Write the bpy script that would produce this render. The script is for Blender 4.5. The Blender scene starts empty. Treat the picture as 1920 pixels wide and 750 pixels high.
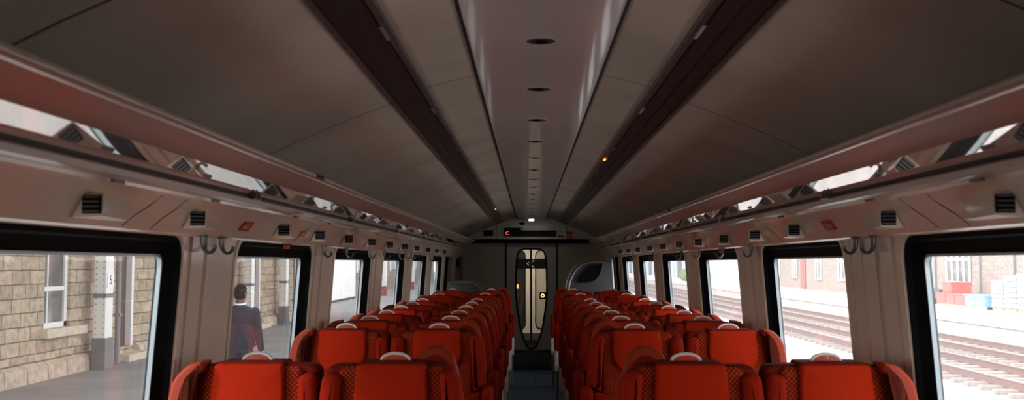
import bpy, bmesh, math, random
from mathutils import Vector, Matrix
PI = math.pi
R = math.radians
random.seed(7)
scene = bpy.context.scene
C = scene.collection

# ---------------------------------------------------------------- camera
F_PX = 1900.0
cam_d = bpy.data.cameras.new('camera'); cam = bpy.data.objects.new('camera', cam_d); C.objects.link(cam)
cam_d.sensor_width = 36.0; cam_d.sensor_fit = 'HORIZONTAL'; cam_d.lens = 36.0 * F_PX / 1920
cam.location = (-0.04, 0, 1.5)
cam.rotation_euler = (R(90) + math.atan(119 / F_PX), 0, math.atan(32 / F_PX))
cam_d.clip_start = 0.05; cam_d.clip_end = 900
cam_d.dof.use_dof = True; cam_d.dof.focus_distance = 8.0; cam_d.dof.aperture_fstop = 4.5
scene.camera = cam
scene.view_settings.view_transform = 'Standard'; scene.view_settings.look = 'None'
scene.view_settings.gamma = 1; scene.view_settings.use_curve_mapping = False
scene.view_settings.exposure = 0.0
scene.cycles.max_bounces = 10; scene.cycles.diffuse_bounces = 5; scene.cycles.glossy_bounces = 4
scene.cycles.transparent_max_bounces = 24
scene.cycles.use_denoising = True
scene.cycles.sample_clamp_indirect = 6

# ---------------------------------------------------------------- sky
world = bpy.data.worlds.new('world'); scene.world = world; world.use_nodes = True
wn = world.node_tree.nodes; wl = world.node_tree.links
bgn = wn['Background']; bgn.inputs['Strength'].default_value = 3.5
tc = wn.new('ShaderNodeTexCoord'); sep = wn.new('ShaderNodeSeparateXYZ'); ramp = wn.new('ShaderNodeValToRGB')
wl.new(tc.outputs['Generated'], sep.inputs[0]); wl.new(sep.outputs['Z'], ramp.inputs[0]); wl.new(ramp.outputs[0], bgn.inputs['Color'])
ramp.color_ramp.elements[0].position = 0.0; ramp.color_ramp.elements[0].color = (1.0, 0.97, 0.96, 1)
ramp.color_ramp.elements[1].position = 0.9; ramp.color_ramp.elements[1].color = (0.86, 0.92, 1.0, 1)

# soft low sun from beyond the left platform building: it reaches the tracks on the right only
sun_d = bpy.data.lights.new('sun', 'SUN'); sun = bpy.data.objects.new('sun', sun_d); C.objects.link(sun)
sun_d.energy = 5.0; sun_d.angle = R(8); sun_d.color = (1.0, 0.96, 0.92)
sun.rotation_euler = Vector((1.0, 0.35, -0.74)).to_track_quat('-Z', 'Y').to_euler()

# ---------------------------------------------------------------- materials
def mat(name, col, rough=0.6, metal=0.0, spec=0.5, emit=None, es=0.0, noise=None, bump=0.0, bscale=40, coat=0.0):
    m = bpy.data.materials.new(name); m.use_nodes = True
    nt = m.node_tree; b = nt.nodes['Principled BSDF']
    b.inputs['Base Color'].default_value = (*col, 1); b.inputs['Roughness'].default_value = rough
    b.inputs['Metallic'].default_value = metal; b.inputs['Specular IOR Level'].default_value = spec
    b.inputs['Coat Weight'].default_value = coat; b.inputs['Coat Roughness'].default_value = 0.08
    if emit: b.inputs['Emission Color'].default_value = (*emit, 1); b.inputs['Emission Strength'].default_value = es
    t = nt.nodes.new('ShaderNodeTexCoord')
    if noise:
        sc, amt = noise
        n = nt.nodes.new('ShaderNodeTexNoise'); n.inputs['Scale'].default_value = sc; n.inputs['Detail'].default_value = 4
        nt.links.new(t.outputs['Object'], n.inputs['Vector'])
        r = nt.nodes.new('ShaderNodeValToRGB'); r.color_ramp.elements[0].position = 0.3; r.color_ramp.elements[1].position = 0.7
        r.color_ramp.elements[0].color = (*[c * (1 - amt) for c in col], 1); r.color_ramp.elements[1].color = (*[min(1, c * (1 + amt)) for c in col], 1)
        nt.links.new(n.outputs['Fac'], r.inputs[0]); nt.links.new(r.outputs[0], b.inputs['Base Color'])
    if bump:
        n2 = nt.nodes.new('ShaderNodeTexNoise'); n2.inputs['Scale'].default_value = bscale; n2.inputs['Detail'].default_value = 3
        nt.links.new(t.outputs['Object'], n2.inputs['Vector'])
        bp = nt.nodes.new('ShaderNodeBump'); bp.inputs['Strength'].default_value = bump; bp.inputs['Distance'].default_value = 0.01
        nt.links.new(n2.outputs['Fac'], bp.inputs['Height']); nt.links.new(bp.outputs[0], b.inputs['Normal'])
    return m

def dotted(name, base, dot):
    m = mat(name, base, 0.85, spec=0.06); nt = m.node_tree; b = nt.nodes['Principled BSDF']
    t = nt.nodes.new('ShaderNodeTexCoord'); s = nt.nodes.new('ShaderNodeSeparateXYZ'); c = nt.nodes.new('ShaderNodeCombineXYZ')
    nt.links.new(t.outputs['Object'], s.inputs[0]); nt.links.new(s.outputs['X'], c.inputs['X']); nt.links.new(s.outputs['Z'], c.inputs['Y'])
    mp = nt.nodes.new('ShaderNodeMapping'); mp.inputs['Rotation'].default_value = (0, 0, R(45)); nt.links.new(c.outputs[0], mp.inputs[0])
    v = nt.nodes.new('ShaderNodeTexVoronoi'); v.voronoi_dimensions = '2D'; v.inputs['Scale'].default_value = 85; v.inputs['Randomness'].default_value = 0
    nt.links.new(mp.outputs[0], v.inputs['Vector'])
    r = nt.nodes.new('ShaderNodeValToRGB'); r.color_ramp.elements[0].position = 0.2; r.color_ramp.elements[1].position = 0.3
    r.color_ramp.elements[0].color = (*dot, 1); r.color_ramp.elements[1].color = (*base, 1)
    nt.links.new(v.outputs['Distance'], r.inputs[0]); nt.links.new(r.outputs[0], b.inputs['Base Color'])
    return m

def axis_coords(nt, a, b_):
    t = nt.nodes.new('ShaderNodeTexCoord'); s = nt.nodes.new('ShaderNodeSeparateXYZ'); c = nt.nodes.new('ShaderNodeCombineXYZ')
    nt.links.new(t.outputs['Object'], s.inputs[0]); nt.links.new(s.outputs[a], c.inputs['X']); nt.links.new(s.outputs[b_], c.inputs['Y'])
    return c.outputs[0]

def stone(name, c1, c2, mortar, w, h, rough=0.9, dist=0.04, bumpd=0.03):
    m = mat(name, c1, rough, spec=0.2); nt = m.node_tree; b = nt.nodes['Principled BSDF']
    v = axis_coords(nt, 'Y', 'Z')
    n = nt.nodes.new('ShaderNodeTexNoise'); n.inputs['Scale'].default_value = 1.6; n.inputs['Detail'].default_value = 3; nt.links.new(v, n.inputs['Vector'])
    sub = nt.nodes.new('ShaderNodeVectorMath'); sub.operation = 'MULTIPLY_ADD'
    nt.links.new(n.outputs['Color'], sub.inputs[0]); sub.inputs[1].default_value = (dist, dist, 0); nt.links.new(v, sub.inputs[2])
    br = nt.nodes.new('ShaderNodeTexBrick'); nt.links.new(sub.outputs[0], br.inputs['Vector'])
    br.inputs['Scale'].default_value = 1; br.inputs['Brick Width'].default_value = w; br.inputs['Row Height'].default_value = h
    br.inputs['Mortar Size'].default_value = 0.012; br.inputs['Mortar Smooth'].default_value = 0.3
    br.inputs['Color1'].default_value = (*c1, 1); br.inputs['Color2'].default_value = (*c2, 1); br.inputs['Mortar'].default_value = (*mortar, 1)
    br.offset_frequency = 2; br.squash = 0.7; br.squash_frequency = 3
    n2 = nt.nodes.new('ShaderNodeTexNoise'); n2.inputs['Scale'].default_value = 7; n2.inputs['Detail'].default_value = 6; nt.links.new(v, n2.inputs['Vector'])
    r2 = nt.nodes.new('ShaderNodeValToRGB'); r2.color_ramp.elements[0].position = 0.3; r2.color_ramp.elements[0].color = (0.55, 0.52, 0.5, 1)
    r2.color_ramp.elements[1].position = 0.62; r2.color_ramp.elements[1].color = (1, 1, 1, 1); nt.links.new(n2.outputs['Fac'], r2.inputs[0])
    mx = nt.nodes.new('ShaderNodeMix'); mx.data_type = 'RGBA'; mx.blend_type = 'MULTIPLY'; mx.inputs['Factor'].default_value = 0.7
    nt.links.new(br.outputs['Color'], mx.inputs['A']); nt.links.new(r2.outputs[0], mx.inputs['B']); nt.links.new(mx.outputs['Result'], b.inputs['Base Color'])
    ad = nt.nodes.new('ShaderNodeMath'); ad.operation = 'SUBTRACT'; nt.links.new(n2.outputs['Fac'], ad.inputs[0]); nt.links.new(br.outputs['Fac'], ad.inputs[1])
    bp = nt.nodes.new('ShaderNodeBump'); bp.inputs['Strength'].default_value = 0.9; bp.inputs['Distance'].default_value = bumpd
    nt.links.new(ad.outputs[0], bp.inputs['Height']); nt.links.new(bp.outputs[0], b.inputs['Normal'])
    return m

def glass(name, tint=(0.95, 0.97, 0.97), haze=0.0, ior=1.5):
    m = bpy.data.materials.new(name); m.use_nodes = True; nt = m.node_tree; nt.nodes.clear()
    out = nt.nodes.new('ShaderNodeOutputMaterial'); tr = nt.nodes.new('ShaderNodeBsdfTransparent'); tr.inputs[0].default_value = (*tint, 1)
    gl = nt.nodes.new('ShaderNodeBsdfGlossy'); gl.inputs['Roughness'].default_value = 0.02
    lw = nt.nodes.new('ShaderNodeLayerWeight'); lw.inputs['Blend'].default_value = 0.5
    pw = nt.nodes.new('ShaderNodeMath'); pw.operation = 'POWER'; nt.links.new(lw.outputs['Facing'], pw.inputs[0]); pw.inputs[1].default_value = 5
    fr = nt.nodes.new('ShaderNodeMath'); fr.operation = 'MULTIPLY_ADD'; nt.links.new(pw.outputs[0], fr.inputs[0]); fr.inputs[1].default_value = 0.92; fr.inputs[2].default_value = 0.07
    mx = nt.nodes.new('ShaderNodeMixShader'); nt.links.new(fr.outputs[0], mx.inputs[0]); nt.links.new(tr.outputs[0], mx.inputs[1]); nt.links.new(gl.outputs[0], mx.inputs[2])
    last = mx
    if haze:
        tl = nt.nodes.new('ShaderNodeBsdfTranslucent'); tl.inputs[0].default_value = (1, 1, 1, 1)
        m2 = nt.nodes.new('ShaderNodeMixShader'); m2.inputs[0].default_value = haze
        nt.links.new(mx.outputs[0], m2.inputs[1]); nt.links.new(tl.outputs[0], m2.inputs[2]); last = m2
    nt.links.new(last.outputs[0], out.inputs[0])
    return m

def ceiling_mat():
    m = mat('ceiling_lining', (0.40, 0.34, 0.30), 0.5, spec=0.4); nt = m.node_tree; b = nt.nodes['Principled BSDF']
    t = nt.nodes.new('ShaderNodeTexCoord'); s = nt.nodes.new('ShaderNodeSeparateXYZ'); nt.links.new(t.outputs['Object'], s.inputs[0])
    a = nt.nodes.new('ShaderNodeMath'); a.operation = 'SUBTRACT'; nt.links.new(s.outputs['Y'], a.inputs[0]); a.inputs[1].default_value = 4.2 - 2.13 * 6
    md = nt.nodes.new('ShaderNodeMath'); md.operation = 'MODULO'; nt.links.new(a.outputs[0], md.inputs[0]); md.inputs[1].default_value = 2.13
    gt = nt.nodes.new('ShaderNodeMath'); gt.operation = 'GREATER_THAN'; nt.links.new(md.outputs[0], gt.inputs[0]); gt.inputs[1].default_value = 0.012
    n = nt.nodes.new('ShaderNodeTexNoise'); n.inputs['Scale'].default_value = 1.6; n.inputs['Detail'].default_value = 6; nt.links.new(t.outputs['Object'], n.inputs['Vector'])
    r = nt.nodes.new('ShaderNodeValToRGB'); r.color_ramp.elements[0].position = 0.3; r.color_ramp.elements[1].position = 0.7
    r.color_ramp.elements[0].color = (0.44, 0.37, 0.30, 1); r.color_ramp.elements[1].color = (0.60, 0.51, 0.42, 1); nt.links.new(n.outputs['Fac'], r.inputs[0])
    mx = nt.nodes.new('ShaderNodeMix'); mx.data_type = 'RGBA'; nt.links.new(gt.outputs[0], mx.inputs['Factor']); mx.inputs['A'].default_value = (0.05, 0.04, 0.035, 1)
    nt.links.new(r.outputs[0], mx.inputs['B']); nt.links.new(mx.outputs['Result'], b.inputs['Base Color'])
    return m

M = {}
M['liner'] = mat('wall_liner', (0.84, 0.69, 0.56), 0.42, noise=(3, 0.05), coat=0.3)
M['cove'] = mat('cove_liner', (0.88, 0.72, 0.57), 0.25, coat=0.5)
M['ceil'] = ceiling_mat()
M['panel'] = mat('centre_panel', (0.56, 0.47, 0.43), 0.3, noise=(2, 0.06), coat=0.4)
M['rack'] = mat('rack_gloss', (0.82, 0.74, 0.68), 0.035, metal=0.85)
M['fascia'] = mat('rack_fascia', (0.52, 0.44, 0.36), 0.28, metal=0.45)
M['lip'] = mat('rack_lip', (0.60, 0.50, 0.43), 0.3, metal=0.3, coat=0.4)
M['dark'] = mat('dark_rubber', (0.012, 0.012, 0.013), 0.55)
M['black'] = mat('black_gasket', (0.006, 0.0065, 0.007), 0.7, spec=0.05)
M['trackd'] = mat('track_slat', (0.025, 0.02, 0.018), 0.35)
M['trackg'] = mat('track_metal', (0.16, 0.15, 0.14), 0.35, metal=0.6, noise=(30, 0.4))
M['metal'] = mat('brushed_metal', (0.28, 0.29, 0.30), 0.3, metal=0.9)
M['steel'] = mat('hook_steel', (0.16, 0.17, 0.17), 0.3, metal=0.6)
M['edge'] = mat('glass_edge_strip', (0.35, 0.42, 0.45), 0.25, metal=0.5)
M['carpet'] = mat('blue_carpet', (0.014, 0.028, 0.055), 0.95, noise=(60, 0.4), bump=0.5, bscale=200)
M['vinyl'] = mat('dark_vinyl', (0.006, 0.0055, 0.005), 0.9, spec=0.02, noise=(30, 0.2))
M['red'] = mat('seat_red', (0.30, 0.014, 0.003), 0.75, spec=0.06, noise=(120, 0.10), bump=0.3, bscale=500)
M['shell'] = mat('seat_shell_red', (0.17, 0.012, 0.005), 0.7, spec=0.06, noise=(120, 0.12))
M['pillow'] = mat('headrest_red', (0.44, 0.020, 0.003), 0.7, spec=0.06, bump=0.25, bscale=600)
M['ear'] = mat('wing_orange_red', (0.30, 0.028, 0.006), 0.5, spec=0.2)
M['dots'] = dotted('seat_dotted', (0.24, 0.014, 0.005), (0.48, 0.10, 0.03))
M['white'] = mat('cream_plastic', (0.80, 0.74, 0.68), 0.35)
M['grey'] = mat('grey_plastic', (0.20, 0.20, 0.20), 0.5)
M['redlabel'] = mat('red_label', (0.55, 0.06, 0.02), 0.4)
M['bulk'] = mat('bulkhead_grey', (0.62, 0.62, 0.56), 0.5, noise=(2, 0.05))
M['endwall'] = mat('end_wall_brown', (0.42, 0.35, 0.28), 0.55, noise=(2, 0.08))
M['doorgrey'] = mat('door_grey', (0.42, 0.41, 0.40), 0.45)
M['screenglass'] = glass('tinted_glass', (0.18, 0.18, 0.17))
M['lightgrey'] = mat('light_grey_panel', (0.065, 0.063, 0.070), 0.5)
M['glass'] = glass('window_glass', (0.93, 0.95, 0.95), haze=0.07)
M['glassl'] = glass('window_glass_left', (0.93, 0.95, 0.95), haze=0.015)
M['doorglass'] = glass('door_glass', (0.9, 0.9, 0.88))
M['amber'] = mat('amber_glow', (0.8, 0.3, 0.05), 0.4, emit=(1, 0.32, 0.05), es=2.0)
M['yellow'] = mat('yellow_ring_lamp', (0.8, 0.7, 0.2), 0.4, emit=(1, 0.75, 0.2), es=1.6)
M['ledred'] = mat('red_led', (0.8, 0.05, 0.03), 0.4, emit=(1, 0.12, 0.08), es=1.2)
M['cream'] = mat('cream_paint', (0.72, 0.66, 0.58), 0.45)
M['asphalt'] = mat('asphalt', (0.27, 0.255, 0.245), 0.85, noise=(0.8, 0.18), bump=0.3, bscale=60)
M['stone'] = stone('sandstone_blocks', (0.60, 0.49, 0.36), (0.44, 0.35, 0.26), (0.20, 0.165, 0.12), 0.62, 0.25)
M['plinth'] = stone('plinth_blocks', (0.64, 0.54, 0.42), (0.50, 0.41, 0.32), (0.2, 0.165, 0.13), 1.1, 0.36)
M['sill'] = mat('sill_stone', (0.62, 0.52, 0.40), 0.85, noise=(6, 0.15))
M['whitep'] = mat('white_paint', (0.82, 0.81, 0.79), 0.5)
M['winglass'] = mat('dark_window_glass', (0.12, 0.12, 0.12), 0.08, noise=(2, 0.5))
M['brown'] = mat('brown_door_paint', (0.085, 0.045, 0.035), 0.45)
M['postgrey'] = mat('post_base_grey', (0.16, 0.165, 0.17), 0.6)
M['pipe'] = mat('pipe_grey', (0.22, 0.22, 0.22), 0.5)
M['ballast'] = mat('ballast', (0.62, 0.58, 0.56), 0.95, noise=(5, 0.22), bump=0.8, bscale=14)
M['rail'] = mat('rail_steel', (0.22, 0.13, 0.11), 0.45, metal=0.3)
M['railtop'] = mat('rail_top', (0.6, 0.57, 0.56), 0.25, metal=0.8)
M['sleeper'] = mat('sleeper', (0.30, 0.25, 0.23), 0.9, noise=(6, 0.2))
M['plat'] = mat('pale_platform', (0.66, 0.63, 0.62), 0.8, noise=(1.0, 0.08))
M['platface'] = mat('platform_face', (0.45, 0.40, 0.38), 0.9, noise=(3, 0.2))
M['brick'] = stone('far_brick', (0.40, 0.33, 0.29), (0.34, 0.28, 0.25), (0.38, 0.34, 0.31), 0.5, 0.2)
M['cratered'] = mat('crate_red', (0.70, 0.12, 0.10), 0.5)
M['crateblue'] = mat('crate_blue', (0.22, 0.42, 0.72), 0.5)
M['wood'] = mat('pallet_wood', (0.50, 0.38, 0.27), 0.8)
M['wrap'] = mat('white_wrap', (0.42, 0.45, 0.50), 0.3, noise=(5, 0.35))
M['green'] = mat('hedge', (0.12, 0.22, 0.07), 0.8, noise=(3, 0.4))
M['bluegrey'] = mat('blue_grey_cladding', (0.36, 0.44, 0.50), 0.6, noise=(0.4, 0.2))
M['redbrown'] = mat('red_brown_paint', (0.33, 0.09, 0.08), 0.6)
M['suit'] = mat('navy_suit', (0.009, 0.012, 0.022), 0.8, noise=(40, 0.15))
M['trouser'] = mat('dark_trousers', (0.020, 0.020, 0.028), 0.8)
M['skin'] = mat('dark_skin', (0.11, 0.06, 0.04), 0.55)
M['hair'] = mat('short_dark_hair', (0.008, 0.007, 0.007), 1.0, spec=0.02)
M['shirt'] = mat('white_shirt', (0.8, 0.8, 0.8), 0.7)
M['leather'] = mat('black_leather', (0.015, 0.015, 0.017), 0.4)

# ---------------------------------------------------------------- helpers
def obj(name, bm, m, parent=None, smooth=False, recalc=True):
    me = bpy.data.meshes.new(name)
    if recalc: bmesh.ops.recalc_face_normals(bm, faces=bm.faces[:])
    bm.to_mesh(me); bm.free()
    if smooth:
        for p in me.polygons: p.use_smooth = True
        try: me.set_sharp_from_angle(angle=R(smooth if smooth is not True else 40))
        except Exception: pass
    me.materials.append(m)
    o = bpy.data.objects.new(name, me); C.objects.link(o)
    if parent: o.parent = parent
    return o

def tag(o, label=None, cat=None, group=None, kind=None):
    if label: o['label'] = label
    if cat: o['category'] = cat
    if group: o['group'] = group
    if kind: o['kind'] = kind
    return o

def thing(name, label, cat, loc=(0, 0, 0), rz=0, group=None):
    o = bpy.data.objects.new(name, None); C.objects.link(o); o.empty_display_size = 0.1
    o.location = loc; o.rotation_euler = (0, 0, rz)
    return tag(o, label, cat, group)

def copy_tree(o, parent=None):
    c = o.copy(); C.objects.link(c)
    if parent: c.parent = parent
    for ch in list(o.children): copy_tree(ch, c)
    return c

def struct(name, bm, m, parent=None, smooth=False):
    o = obj(name, bm, m, parent, smooth)
    if parent is None: o['kind'] = 'structure'
    return o

def box(bm, x0, x1, y0, y1, z0, z1, bev=0):
    g = bmesh.ops.create_cube(bm, size=1.0)
    vs = g['verts']
    for v in vs:
        v.co = Vector(((x0 + x1) / 2 + v.co.x * (x1 - x0), (y0 + y1) / 2 + v.co.y * (y1 - y0), (z0 + z1) / 2 + v.co.z * (z1 - z0)))
    if bev:
        es = list({e for v in vs for e in v.link_edges})
        bmesh.ops.bevel(bm, geom=es, offset=bev, segments=2, affect='EDGES', profile=0.6)
    return vs

def newbox(*a, **k):
    bm = bmesh.new(); box(bm, *a, **k); return bm

def prism(bm, pts, y0, y1):
    """closed (x,z) polygon extruded along y"""
    a = [bm.verts.new((x, y0, z)) for x, z in pts]; b = [bm.verts.new((x, y1, z)) for x, z in pts]
    n = len(pts)
    for i in range(n): bm.faces.new((a[i], a[(i + 1) % n], b[(i + 1) % n], b[i]))
    bm.faces.new(a); bm.faces.new(b[::-1])

def tube(bm, pts, r, seg=10, flat=None):
    pts = [Vector(p) for p in pts]; rings = []
    up = Vector((0.13, 0.31, 0.94))
    for i, p in enumerate(pts):
        d = (pts[min(i + 1, len(pts) - 1)] - pts[max(i - 1, 0)]).normalized()
        u = d.cross(up).normalized(); w = d.cross(u).normalized()
        if flat: u, w = flat[0], d.cross(flat[0]).normalized()
        rr = r[i] if isinstance(r, (list, tuple)) else r
        ru, rw = (rr * flat[1], rr) if flat else (rr, rr)
        rings.append([bm.verts.new(p + u * ru * math.cos(2 * PI * k / seg) + w * rw * math.sin(2 * PI * k / seg)) for k in range(seg)])
    for a, b in zip(rings, rings[1:]):
        for k in range(seg): bm.faces.new((a[k], a[(k + 1) % seg], b[(k + 1) % seg], b[k]))
    bm.faces.new(rings[0][::-1]); bm.faces.new(rings[-1])

def loft(bm, secs, seg=20):
    """sections (cx,cy,cz,rx,ry) stacked vertically or so"""
    rings = [[bm.verts.new((cx + rx * math.cos(2 * PI * k / seg), cy + ry * math.sin(2 * PI * k / seg), cz)) for k in range(seg)] for cx, cy, cz, rx, ry in secs]
    for a, b in zip(rings, rings[1:]):
        for k in range(seg): bm.faces.new((a[k], a[(k + 1) % seg], b[(k + 1) % seg], b[k]))
    bm.faces.new(rings[0][::-1]); bm.faces.new(rings[-1])

def ball(bm, c, rx, ry, rz, seg=16, rot=None):
    g = bmesh.ops.create_uvsphere(bm, u_segments=seg, v_segments=max(6, seg // 2 + 2), radius=1)
    for v in g['verts']:
        p = Vector((v.co.x * rx, v.co.y * ry, v.co.z * rz))
        if rot: p = rot @ p
        v.co = p + Vector(c)

def cyl(bm, c, r, y0, y1, axis='Y', seg=24):
    a, b = [], []
    for k in range(seg):
        u, w = r * math.cos(2 * PI * k / seg), r * math.sin(2 * PI * k / seg)
        def P(t):
            return {'Y': (c[0] + u, t, c[1] + w), 'Z': (c[0] + u, c[1] + w, t), 'X': (t, c[0] + u, c[1] + w)}[axis]
        a.append(bm.verts.new(P(y0))); b.append(bm.verts.new(P(y1)))
    for k in range(seg): bm.faces.new((a[k], a[(k + 1) % seg], b[(k + 1) % seg], b[k]))
    bm.faces.new(a); bm.faces.new(b[::-1])

def rpoly(pts, n=6):
    """[(x,z,r)] -> rounded outline"""
    out = []; N = len(pts)
    for i, (x, z, r) in enumerate(pts):
        p = Vector((x, z)); a = Vector(pts[i - 1][:2]); b = Vector(pts[(i + 1) % N][:2])
        da, db = (a - p), (b - p); la, lb = da.length, db.length
        rr = min(r, la * 0.49, lb * 0.49)
        if rr < 1e-4: out.append((x, z)); continue
        s, e = p + da / la * rr, p + db / lb * rr
        for k in range(n + 1):
            t = k / n; q = s * (1 - t) ** 2 + p * 2 * t * (1 - t) + e * t * t
            out.append((q.x, q.y))
    return out

def inset(pts, d):
    out = []; N = len(pts); A = sum(pts[i][0] * pts[(i + 1) % N][1] - pts[(i + 1) % N][0] * pts[i][1] for i in range(N))
    s = 1 if A > 0 else -1
    for i in range(N):
        p0, p, p1 = Vector(pts[i - 1]), Vector(pts[i]), Vector(pts[(i + 1) % N])
        t = (p - p0).normalized() + (p1 - p).normalized()
        if t.length < 1e-6: t = p1 - p0
        t.normalize(); nrm = Vector((-t.y, t.x)) * s
        out.append(tuple(p + nrm * d))
    return out

def dense(pts, step=0.03):
    out = []
    for i, p in enumerate(pts):
        q = pts[(i + 1) % len(pts)]; L = math.dist(p, q); n = max(1, int(L / step))
        for k in range(n): out.append((p[0] + (q[0] - p[0]) * k / n, p[1] + (q[1] - p[1]) * k / n))
    return out

def slab(bm, outline, yf, yb, r, f=None, puff=0.0, seg=4, rb=None):
    """soft pad: outline in (x,z), front at yf, back at yb, rounded rim of radius r"""
    f = f or (lambda x, y, z: (x, y, z)); pts = dense(outline); rb = rb if rb is not None else min(r, 0.01)
    rings = []
    def ring(ps, y): rings.append([bm.verts.new(f(p[0], y, p[1])) for p in ps])
    ring(inset(pts, rb), yb)
    ring(pts, yb - rb)
    for i in range(seg + 1):
        a = i / seg * PI / 2
        ring(inset(pts, r * (1 - math.cos(a))), yf + r * (1 - math.sin(a)))
    last = inset(pts, r); cx = sum(p[0] for p in last) / len(last); cz = sum(p[1] for p in last) / len(last)
    for t in ((0.25, 0.55, 0.8) if puff else ()):
        ring([(p[0] + (cx - p[0]) * t, p[1] + (cz - p[1]) * t) for p in last], yf - puff * (1 - (1 - t) ** 2))
    n = len(pts)
    for a, b in zip(rings, rings[1:]):
        for k in range(n): bm.faces.new((a[k], a[(k + 1) % n], b[(k + 1) % n], b[k]))
    bm.faces.new(rings[0])
    if puff:
        c = bm.verts.new(f(cx, yf - puff, cz)); lr = rings[-1]
        for k in range(n): bm.faces.new((lr[k], lr[(k + 1) % n], c))
    else: bm.faces.new(rings[-1])

def fill_with_hole(bm, outer, hole, f):
    """plane with one hole; outer and hole are 2D loops, f maps (u,v)->xyz"""
    def loop(ps):
        vs = [bm.verts.new(f(*p)) for p in ps]
        return [bm.edges.new((vs[i], vs[(i + 1) % len(vs)])) for i in range(len(vs))]
    es = loop(outer) + (loop(hole) if hole else [])
    bmesh.ops.triangle_fill(bm, use_beauty=True, use_dissolve=False, edges=es)

def solidify(o, t, off=0):
    md = o.modifiers.new('solid', 'SOLIDIFY'); md.thickness = t; md.offset = off; return o

def text_mesh(name, s, size, m, parent, loc, rot, depth=0.002):
    cu = bpy.data.curves.new(name, 'FONT'); cu.body = s; cu.size = size; cu.extrude = depth; cu.align_x = 'CENTER'; cu.align_y = 'CENTER'
    t = bpy.data.objects.new('tmp', cu); C.objects.link(t)
    dg = bpy.context.evaluated_depsgraph_get(); me = bpy.data.meshes.new_from_object(t.evaluated_get(dg))
    C.objects.unlink(t); bpy.data.objects.remove(t)
    me.materials.clear(); me.materials.append(m)
    o = bpy.data.objects.new(name, me); C.objects.link(o); o.parent = parent; o.location = loc; o.rotation_euler = rot
    return o

ORD = ['nearest', 'second', 'third', 'fourth', 'fifth', 'sixth', 'seventh', 'eighth', 'ninth', 'tenth', 'eleventh', 'twelfth', 'thirteenth', 'fourteenth', 'fifteenth', 'sixteenth', 'seventeenth', 'eighteenth']
SIDE = {-1: 'left', 1: 'right'}

# ---------------------------------------------------------------- coach shell
Y0, Y1 = -2.6, 17.6
WFAR = [3.54 + 2.13 * k for k in range(-2, 6)]; WL = 1.45
ZB, ZT = 0.80, 1.583
def WX(z): return 1.335 - (z - 0.6) * 0.0735
NLEAN = math.hypot(1, 0.0735)

def wins(s): return WFAR[1:] if s < 0 else WFAR[2:]  # windows behind the camera left out to dim the seat fronts
for s in (-1, 1):
    bm = bmesh.new()
    f = lambda y, z: (s * WX(z), y, z)
    edges = [Y0] + [w + 0.34 for w in wins(s)] + [Y1]
    for i, w in enumerate(wins(s)):
        lo = Y0 if i == 0 else edges[i]; hi = edges[i + 1]
        hole = rpoly([(w - WL, ZB, 0.09), (w, ZB, 0.09), (w, ZT, 0.09), (w - WL, ZT, 0.09)], 8)
        fill_with_hole(bm, [(lo, 0.6), (hi, 0.6), (hi, 1.63), (lo, 1.63)], hole, f)
    fill_with_hole(bm, [(edges[-2], 0.6), (Y1, 0.6), (Y1, 1.63), (edges[-2], 1.63)], None, f)
    fill_with_hole(bm, [(Y0, 0), (Y1, 0), (Y1, 0.6), (Y0, 0.6)], None, lambda y, z: (s * 1.335, y, z))
    fill_with_hole(bm, [(Y0, 1.63), (Y1, 1.63), (Y1, 1.95), (Y0, 1.95)], None, lambda y, z: (s * (WX(1.63) + (z - 1.63) * 0.1), y, z))
    bmesh.ops.remove_doubles(bm, verts=bm.verts[:], dist=1e-4)
    bm.normal_update()
    # orient inward
    for fc in bm.faces:
        if fc.normal.x * s > 0: fc.normal_flip()
    o = obj('wall_' + SIDE[s], bm, M['liner'], recalc=False); o['kind'] = 'structure'
    solidify(o, 0.012, -1)

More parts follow.
